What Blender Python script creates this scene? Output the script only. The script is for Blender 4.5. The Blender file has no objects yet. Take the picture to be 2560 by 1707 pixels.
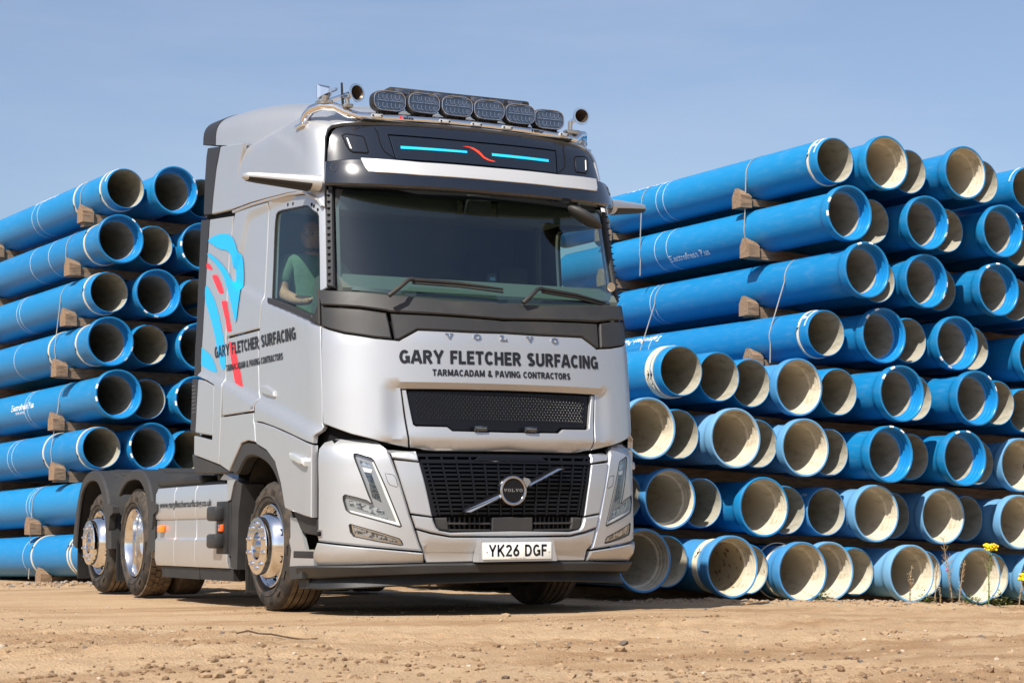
import bpy, bmesh, math, random
import numpy as np
from mathutils import Vector, Matrix, Euler
from mathutils.geometry import delaunay_2d_cdt
random.seed(5); RNG=np.random.default_rng(7)
scn=bpy.context.scene; COL=scn.collection
PI=math.pi
# ---------------------------------------------------------------- camera, sky, sun, exposure
cam_d=bpy.data.cameras.new('camera'); cam=bpy.data.objects.new('camera',cam_d); COL.objects.link(cam)
cam_d.sensor_width=36.0; cam_d.lens=4800/2560*36.0; cam_d.clip_start=.1; cam_d.clip_end=3000
HEAD=math.radians(27.0); PITCH=math.radians(5.6338); ROLL=-.006
cam.location=(-5.968,-13.283,.56)
_rt=Vector((math.cos(HEAD),-math.sin(HEAD),0)); _fw=Vector((math.sin(HEAD),math.cos(HEAD),0)); _up=Vector((0,0,1))
_d=_fw*math.cos(PITCH)+_up*math.sin(PITCH); _u=-_fw*math.sin(PITCH)+_up*math.cos(PITCH)
_r=_rt*math.cos(ROLL)+_u*math.sin(ROLL); _v=-_rt*math.sin(ROLL)+_u*math.cos(ROLL)
cam.rotation_euler=Matrix((( _r.x,_v.x,-_d.x),(_r.y,_v.y,-_d.y),(_r.z,_v.z,-_d.z))).to_euler()
cam_d.dof.use_dof=True; cam_d.dof.focus_distance=13.5; cam_d.dof.aperture_fstop=9.0
scn.camera=cam
SUN=Vector((-.54,-.40,.74)).normalized()       # towards the sun
elev=math.asin(SUN.z); azim=math.atan2(SUN.x,SUN.y)
world=bpy.data.worlds.new('World'); scn.world=world; world.use_nodes=True
nt=world.node_tree; nt.nodes.clear()
def N(nt,t,**k):
    n=nt.nodes.new(t)
    for a,b in k.items(): setattr(n,a,b)
    return n
out=N(nt,'ShaderNodeOutputWorld'); bg=N(nt,'ShaderNodeBackground'); sky=N(nt,'ShaderNodeTexSky')
sky.sky_type='NISHITA'; sky.sun_disc=False; sky.sun_elevation=elev; sky.sun_rotation=azim
sky.altitude=50; sky.air_density=1.0; sky.dust_density=1.7; sky.ozone_density=1.6
bg.inputs['Strength'].default_value=.085
# thin high cloud streaks mixed over the clear sky
tc=N(nt,'ShaderNodeTexCoord'); mp=N(nt,'ShaderNodeMapping'); mp.inputs['Scale'].default_value=(1.5,1.5,9)
no=N(nt,'ShaderNodeTexNoise'); no.inputs['Scale'].default_value=1.8; no.inputs['Detail'].default_value=7; no.inputs['Roughness'].default_value=.56
cr=N(nt,'ShaderNodeMapRange'); cr.inputs['From Min'].default_value=.45; cr.inputs['From Max'].default_value=.85; cr.inputs['To Min'].default_value=.10; cr.inputs['To Max'].default_value=.27
mx=N(nt,'ShaderNodeMix',data_type='RGBA'); mx.inputs['B'].default_value=(7.0,7.1,7.4,1)
tint=N(nt,'ShaderNodeMix',data_type='RGBA',blend_type='MULTIPLY'); tint.inputs['Factor'].default_value=1.0; tint.inputs['B'].default_value=(.93,.97,1.06,1)
L=nt.links.new
L(tc.outputs['Generated'],mp.inputs['Vector']); L(mp.outputs[0],no.inputs['Vector']); L(no.outputs['Fac'],cr.inputs['Value'])
L(sky.outputs[0],tint.inputs['A']); L(tint.outputs['Result'],mx.inputs['A']); L(cr.outputs[0],mx.inputs['Factor']); L(mx.outputs['Result'],bg.inputs['Color']); L(bg.outputs[0],out.inputs[0])
sun_d=bpy.data.lights.new('sun','SUN'); sun_d.energy=5.0; sun_d.angle=math.radians(.53); sun_d.color=(1,.94,.85)
sun=bpy.data.objects.new('sun',sun_d); COL.objects.link(sun); sun.rotation_euler=(-SUN).to_track_quat('-Z','Y').to_euler()
scn.view_settings.view_transform='Standard'; scn.view_settings.look='None'; scn.view_settings.gamma=1; scn.view_settings.exposure=.60
scn.view_settings.use_curve_mapping=False
scn.render.engine='CYCLES'; scn.cycles.max_bounces=10; scn.cycles.transparent_max_bounces=12; scn.cycles.use_denoising=True
scn.cycles.sample_clamp_indirect=6
# ---------------------------------------------------------------- materials
MATS={}
def mat(name,col,rough=.5,metal=0.,coat=0.,coat_r=.05,spec=.5,noise=None,bump=None,trans=0.,ior=1.45,emit=None):
    m=bpy.data.materials.new(name); m.use_nodes=True; t=m.node_tree; b=t.nodes['Principled BSDF']
    b.inputs['Base Color'].default_value=(*col,1); b.inputs['Roughness'].default_value=rough; b.inputs['Metallic'].default_value=metal
    b.inputs['Coat Weight'].default_value=coat; b.inputs['Coat Roughness'].default_value=coat_r; b.inputs['Specular IOR Level'].default_value=spec
    b.inputs['Transmission Weight'].default_value=trans; b.inputs['IOR'].default_value=ior
    if noise:                       # (scale, colour2, lo, hi, rough2)
        sc,c2,lo,hi=noise[:4]
        tcn=N(t,'ShaderNodeTexCoord'); nn=N(t,'ShaderNodeTexNoise'); nn.inputs['Scale'].default_value=sc; nn.inputs['Detail'].default_value=6; nn.inputs['Roughness'].default_value=.62
        mr=N(t,'ShaderNodeMapRange'); mr.inputs['From Min'].default_value=lo; mr.inputs['From Max'].default_value=hi
        mi=N(t,'ShaderNodeMix',data_type='RGBA'); mi.inputs['A'].default_value=(*col,1); mi.inputs['B'].default_value=(*c2,1)
        mpn=N(t,'ShaderNodeMapping')
        if len(noise)>5: mpn.inputs['Scale'].default_value=noise[5]
        t.links.new(tcn.outputs['Object'],mpn.inputs['Vector']); t.links.new(mpn.outputs[0],nn.inputs['Vector']); t.links.new(nn.outputs['Fac'],mr.inputs['Value'])
        t.links.new(mr.outputs[0],mi.inputs['Factor']); t.links.new(mi.outputs['Result'],b.inputs['Base Color'])
        if len(noise)>4 and noise[4] is not None:
            m2=N(t,'ShaderNodeMapRange'); m2.inputs['To Min'].default_value=rough; m2.inputs['To Max'].default_value=noise[4]
            t.links.new(mr.outputs[0],m2.inputs['Value']); t.links.new(m2.outputs[0],b.inputs['Roughness'])
    if bump:
        sc,st,di=bump
        tcn=N(t,'ShaderNodeTexCoord'); nn=N(t,'ShaderNodeTexNoise'); nn.inputs['Scale'].default_value=sc; nn.inputs['Detail'].default_value=5
        bp=N(t,'ShaderNodeBump'); bp.inputs['Strength'].default_value=st; bp.inputs['Distance'].default_value=di
        t.links.new(tcn.outputs['Object'],nn.inputs['Vector']); t.links.new(nn.outputs['Fac'],bp.inputs['Height']); t.links.new(bp.outputs[0],b.inputs['Normal'])
    if emit: b.inputs['Emission Color'].default_value=(*emit[:3],1); b.inputs['Emission Strength'].default_value=emit[3]
    MATS[name]=m; return m
SILVER=mat('silver_paint',(.50,.513,.528),.37,.66,coat=.45,coat_r=.05,noise=(1.1,(.478,.484,.488),.45,.75,.42))
STRIPW=mat('pale_silver',(.62,.62,.61),.38,.5,coat=.3,coat_r=.1)
GLOSSK=mat('gloss_black_paint',(.007,.010,.017),.16,0,coat=1.,coat_r=.03,noise=(220,(.03,.034,.042),.63,.70,.2))
PLAST=mat('grey_plastic',(.026,.026,.027),.5,0,noise=(3,(.040,.037,.033),.45,.75,.62),bump=(260,.06,.002))
PLASTK=mat('black_plastic',(.016,.016,.017),.55,0,noise=(2.5,(.045,.038,.030),.5,.8,.7))
EDGEK=mat('dark_trim',(.020,.020,.023),.5)
DARK=mat('dark_interior',(.006,.006,.007),.85,spec=.2)
VOID=mat('chassis_black',(.010,.009,.008),.8,noise=(5,(.035,.028,.02),.5,.8))
GRILK=mat('grille_black',(.006,.006,.008),.24,spec=.32)
CHROME=mat('chrome',(.80,.80,.80),.05,1.)
ALLOY=mat('polished_alloy',(.80,.80,.81),.10,1.,noise=(7,(.62,.58,.52),.5,.78,.22))
CHROMED=mat('satin_chrome',(.50,.50,.51),.22,1.)
STEEL=mat('dull_steel',(.42,.42,.41),.38,.9)
RUBBER=mat('tyre_rubber',(.020,.019,.018),.72,noise=(9,(.085,.062,.042),.42,.72,.9))
TREAD=mat('dusty_tread',(.10,.074,.050),.92,noise=(14,(.19,.14,.095),.4,.7,.95))
GROOVE=mat('tread_groove',(.022,.018,.014),.95)
BLUEV=mat('blue_vinyl',(.0,.36,.74),.38,coat=.2)
REDV=mat('red_vinyl',(.86,.012,.02),.38,coat=.2)
BLUEU=mat('bright_blue_vinyl',(.02,.50,.84),.4)
REDU=mat('orange_red_vinyl',(.92,.060,.025),.4)
INK=mat('black_lettering',(.010,.011,.016),.42)
PLATEW=mat('plate_white',(.78,.78,.73),.35)
LENSD=mat('lamp_reflector_dark',(.16,.17,.18),.16,.9,noise=(60,(.02,.022,.028),.45,.6,.3))
LENSW=mat('lamp_white',(.82,.81,.77),.25,.1,coat=.5)
LENSC=mat('lamp_crystal',(.55,.57,.60),.12,.75,noise=(42,(.07,.08,.09),.46,.58,.2))
LEDB=mat('spot_lens',(.035,.045,.075),.06,.1,coat=1.,noise=(25,(.09,.10,.13),.48,.62,.1))
LEDL=mat('spot_reflector',(.55,.57,.62),.15,.9)
AMBER=mat('amber_lens',(.95,.22,.006),.15,coat=.8,emit=(.9,.16,0,.03))
AMBERD=mat('red_amber_lens',(.75,.10,.008),.15,coat=.8,emit=(.8,.08,0,.02))
CLEAR=mat('clear_plastic',(.52,.52,.51),.08,.3,coat=1.)
DASH=mat('dash_grey',(.080,.098,.090),.8)
LAMPH=mat('lamp_housing',(.30,.30,.30),.30,.35,coat=.5)
VENTR=mat('vent_rim',(.020,.021,.025),.28)
HEADL=mat('headlining',(.13,.13,.105),.9)
SEATM=mat('seat_cloth',(.022,.024,.028),.9)
CURT=mat('cab_lining',(.05,.055,.06),.9)
SKIN_=mat('skin',(.42,.235,.155),.55,noise=(30,(.34,.17,.11),.45,.7))
HAIR=mat('dark_hair',(.025,.018,.013),.7)
SHIRT=mat('green_shirt',(.115,.200,.142),.85,noise=(14,(.085,.155,.108),.4,.7))
WOOD=mat('weathered_timber',(.27,.18,.112),.85,noise=(6,(.13,.082,.052),.4,.66,.9,(1,9,9)),bump=(40,.3,.004))
STRAPM=mat('strap_steel',(.50,.47,.42),.42,.55)
HOOPM=mat('cream_hoop',(.66,.58,.44),.6)
WHITEM=mat('white_marking',(.72,.74,.74),.6)
def glassmat(name,tint,refl=1.0,haze=0.):
    m=bpy.data.materials.new(name); m.use_nodes=True; t=m.node_tree; t.nodes.clear()
    o=N(t,'ShaderNodeOutputMaterial'); tr=N(t,'ShaderNodeBsdfTransparent'); gl=N(t,'ShaderNodeBsdfGlossy'); fr=N(t,'ShaderNodeFresnel'); mi=N(t,'ShaderNodeMixShader')
    tr.inputs['Color'].default_value=(*tint,1); gl.inputs['Roughness'].default_value=.012; gl.inputs['Color'].default_value=(.80,.92,1,1); fr.inputs['IOR'].default_value=1.52
    mu=N(t,'ShaderNodeMath',operation='MULTIPLY'); mu.inputs[1].default_value=refl; mu.use_clamp=True
    ge=N(t,'ShaderNodeNewGeometry'); io=N(t,'ShaderNodeMapRange'); io.inputs['To Min'].default_value=1.52; io.inputs['To Max'].default_value=1/1.52; t.links.new(ge.outputs['Backfacing'],io.inputs['Value']); t.links.new(io.outputs[0],fr.inputs['IOR'])
    t.links.new(fr.outputs[0],mu.inputs[0]); t.links.new(mu.outputs[0],mi.inputs[0]); t.links.new(tr.outputs[0],mi.inputs[1]); t.links.new(gl.outputs[0],mi.inputs[2]); t.links.new(mi.outputs[0],o.inputs[0])
    return m
GLASS=glassmat('tinted_glass',(.66,.82,.78),1.75)
SGLASS=glassmat('side_glass',(.66,.78,.73),.8)
LGLASS=glassmat('lamp_cover',(.90,.91,.92),1.3)
# ---------------------------------------------------------------- object helpers
def link(name,me,parent=None,m=None):
    o=bpy.data.objects.new(name,me); COL.objects.link(o)
    if parent is not None: o.parent=parent
    if m is not None and me is not None and len(me.materials)==0: me.materials.append(m)
    return o
def empty(name,loc=(0,0,0),parent=None,rot=(0,0,0)):
    o=bpy.data.objects.new(name,None); COL.objects.link(o); o.location=loc; o.rotation_euler=rot; o.empty_display_size=.2
    if parent is not None: o.parent=parent
    return o
def tag(o,label=None,cat=None,group=None,kind=None):
    if label: o['label']=label
    if cat: o['category']=cat
    if group: o['group']=group
    if kind: o['kind']=kind
    return o
def mk(name,V,F,m,parent=None,smooth=True,sharp=38,mats=None,midx=None):
    me=bpy.data.meshes.new(name); me.from_pydata([tuple(map(float,v)) for v in V],[],[tuple(int(i) for i in f) for f in F]); me.update()
    if smooth:
        me.polygons.foreach_set('use_smooth',[True]*len(me.polygons))
        if sharp: me.set_sharp_from_angle(angle=math.radians(sharp))
    if mats:
        for q in mats: me.materials.append(q)
        if midx is not None: me.polygons.foreach_set('material_index',midx)
    return link(name,me,parent,m if not mats else None)
class MB:
    """collects simple solids into one mesh"""
    def __init__(s): s.V=[];s.F=[];s.M=[]
    def add(s,V,F,mi=0):
        n=len(s.V); s.V+= [tuple(v) for v in V]; s.F+=[tuple(i+n for i in f) for f in F]; s.M+=[mi]*len(F); return s
    def box(s,x0,x1,y0,y1,z0,z1,b=0.0,mi=0,M=None):
        V=[];F=[]
        if b<=0:
            V=[(x,y,z) for x in(x0,x1) for y in(y0,y1) for z in(z0,z1)]
            F=[(0,1,3,2),(4,6,7,5),(0,4,5,1),(2,3,7,6),(0,2,6,4),(1,5,7,3)]
        else:
            bm=bmesh.new(); bmesh.ops.create_cube(bm,size=1)
            for v in bm.verts: v.co=Vector(((x0+x1)/2+v.co.x*(x1-x0),(y0+y1)/2+v.co.y*(y1-y0),(z0+z1)/2+v.co.z*(z1-z0)))
            bmesh.ops.bevel(bm,geom=bm.edges[:],offset=b,segments=2,affect='EDGES',profile=.5)
            bm.verts.index_update(); V=[tuple(v.co) for v in bm.verts]; F=[tuple(v.index for v in f.verts) for f in bm.faces]; bm.free()
        if M is not None: V=[tuple(M@Vector(v)) for v in V]
        return s.add(V,F,mi)
    def prism(s,pts,axis,a,b,mi=0,M=None):
        """polygon pts (u,v) extruded along axis from a to b; axis x:(y,z) y:(x,z) z:(x,y)"""
        n=len(pts); f={'x':lambda u,v,w:(w,u,v),'y':lambda u,v,w:(u,w,v),'z':lambda u,v,w:(u,v,w)}[axis]
        V=[f(u,v,a) for u,v in pts]+[f(u,v,b) for u,v in pts]
        F=[(i,(i+1)%n,n+(i+1)%n,n+i) for i in range(n)]+[tuple(range(n-1,-1,-1)),tuple(range(n,2*n))]
        if M is not None: V=[tuple(M@Vector(v)) for v in V]
        return s.add(V,F,mi)
    def tube(s,P,r,seg=10,mi=0,cap=True):
        P=[Vector(p) for p in P]; n=len(P); R=r if isinstance(r,(list,tuple)) else [r]*n
        V=[];F=[];up=None
        for i in range(n):
            t=(P[min(i+1,n-1)]-P[max(i-1,0)]).normalized()
            if up is None:
                up=Vector((0,0,1)) if abs(t.z)<.9 else Vector((1,0,0))
            a=(up-t*up.dot(t)); a=a.normalized() if a.length>1e-6 else Vector((1,0,0)); b=t.cross(a); up=a
            for k in range(seg):
                w=2*PI*k/seg; V.append(P[i]+a*(math.cos(w)*R[i])+b*(math.sin(w)*R[i]))
        for i in range(n-1):
            for k in range(seg):
                F.append((i*seg+k,i*seg+(k+1)%seg,(i+1)*seg+(k+1)%seg,(i+1)*seg+k))
        if cap: F+= [tuple(range(seg-1,-1,-1)),tuple(range((n-1)*seg,n*seg))]
        return s.add(V,F,mi)
    def lathe(s,prof,seg=48,axis='x',c=(0,0,0),mi=0,closed=False,M=None):
        """prof: (axial, radius) pairs; axis x or y"""
        V=[];F=[];n=len(prof)
        for a,r in prof:
            for k in range(seg):
                w=2*PI*k/seg
                if axis=='x': V.append((c[0]+a,c[1]+r*math.cos(w),c[2]+r*math.sin(w)))
                elif axis=='y': V.append((c[0]+r*math.cos(w),c[1]+a,c[2]+r*math.sin(w)))
                else: V.append((c[0]+r*math.cos(w),c[1]+r*math.sin(w),c[2]+a))
        m=n if closed else n-1
        for i in range(m):
            j=(i+1)%n
            for k in range(seg):
                F.append((i*seg+k,i*seg+(k+1)%seg,j*seg+(k+1)%seg,j*seg+k))
        if M is not None: V=[tuple(M@Vector(v)) for v in V]
        mis=mi if isinstance(mi,(list,tuple)) else None
        if mis is None: return s.add(V,F,mi)
        n0=len(s.V); s.V+=V; s.F+=[tuple(i+n0 for i in f) for f in F]
        for i in range(m): s.M+=[mis[i]]*seg
        return s
    def done(s,name,m,parent=None,smooth=True,sharp=38,mats=None,fix=True):
        o=mk(name,s.V,s.F,m,parent,smooth,None,mats,s.M if mats else None)
        me=o.data
        if fix:
            bm=bmesh.new(); bm.from_mesh(me); bmesh.ops.recalc_face_normals(bm,faces=bm.faces); bm.to_mesh(me); bm.free()
        if smooth and sharp: me.set_sharp_from_angle(angle=math.radians(sharp))
        return o
# plan outline: superellipse nose joined to flat flanks; p = metres along the outline from the centre line
NEXP=2.4
XC=-.02
_a=np.linspace(0,math.pi/2,400)
_xi=np.sin(_a)**(2/NEXP);_et=np.cos(_a)**(2/NEXP)
_xi[0]=0;_et[-1]=0
_ln=np.concatenate([[0],np.cumsum(np.hypot(np.diff(_xi)*1.25,np.diff(_et)*.6))])
L0=float(_ln[-1])
CABT=np.array([(.15,1.25,-.95,-1.55),(.35,1.25,-.95,-1.59),(.6,1.25,-.95,-1.60),(.9,1.25,-.95,-1.595),(1.04,1.25,-.95,-1.58),(1.12,1.25,-.96,-1.56),(1.5,1.246,-.95,-1.53),(1.85,1.242,-.92,-1.51),(2.04,1.24,-.88,-1.47),(2.23,1.235,-.85,-1.39),
(2.6,1.222,-.80,-1.29),(2.93,1.21,-.76,-1.20),(3.15,1.195,-.72,-1.135),(3.34,1.185,-.67,-1.07),(3.42,1.175,-.6,-1.03),(3.5,1.15,-.45,-.93),(3.56,1.10,-.3,-.8),(3.62,.99,-.1,-.62),(3.67,.78,.1,-.4),(3.70,.55,.3,-.1),(3.715,.25,.5,.3)])
VIST=np.array([(2.90,1.215,-.763,-1.37),(2.94,1.21,-.763,-1.36),(3.02,1.2,-.763,-1.339),(3.15,1.17,-.74,-1.275),(3.2,1.15,-.73,-1.2)])
def skinpt(T,p,z,h=0.0):
    p=np.asarray(p,float);z=np.asarray(z,float)
    W=np.interp(z,T[:,0],T[:,1]);Fs=np.interp(z,T[:,0],T[:,2]);F=np.interp(z,T[:,0],T[:,3])
    s=np.abs(p);q=np.minimum(s,L0)
    xi=np.interp(q,_ln,_xi);et=np.interp(q,_ln,_et)
    x=XC+np.sign(p)*W*xi;y=np.where(s<=L0,Fs-(Fs-F)*et,Fs+(s-L0))
    return np.stack([x,y,z+0*p],-1)

FAIRT=np.concatenate([CABT[CABT[:,0]<2.95],np.array([(3.05,1.212,-.76,-1.2),(3.7,1.20,-.76,-1.2),(4.3,1.18,-.76,-1.2)])])
BUMT=np.array([(.15,1.245,-.95,-1.56),(.35,1.25,-.95,-1.59),(.6,1.25,-.95,-1.60),(.9,1.25,-.95,-1.595),(1.04,1.25,-.95,-1.58),(1.10,1.245,-.955,-1.565),(1.15,1.225,-.94,-1.52),(1.19,1.195,-.92,-1.46),(1.24,1.17,-.9,-1.38)])

for _t in (CABT,VIST,FAIRT,BUMT): _t[:,1]-=.02

def _smooth(T):
    z=np.arange(T[0,0],T[-1,0]+.001,.01);C=np.stack([np.interp(z,T[:,0],T[:,k]) for k in (1,2,3)],1)
    k=np.hanning(13);k/=k.sum();Cp=np.concatenate([np.repeat(C[:1],6,0),C,np.repeat(C[-1:],6,0)])
    D=np.stack([np.convolve(Cp[:,q],k,'valid') for q in range(3)],1)
    w=np.clip((z-2.98)/.08,0,1)[:,None];C=C*(1-w)+D*w
    return np.concatenate([z[:,None],C],1)
CABT=_smooth(CABT)

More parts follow.
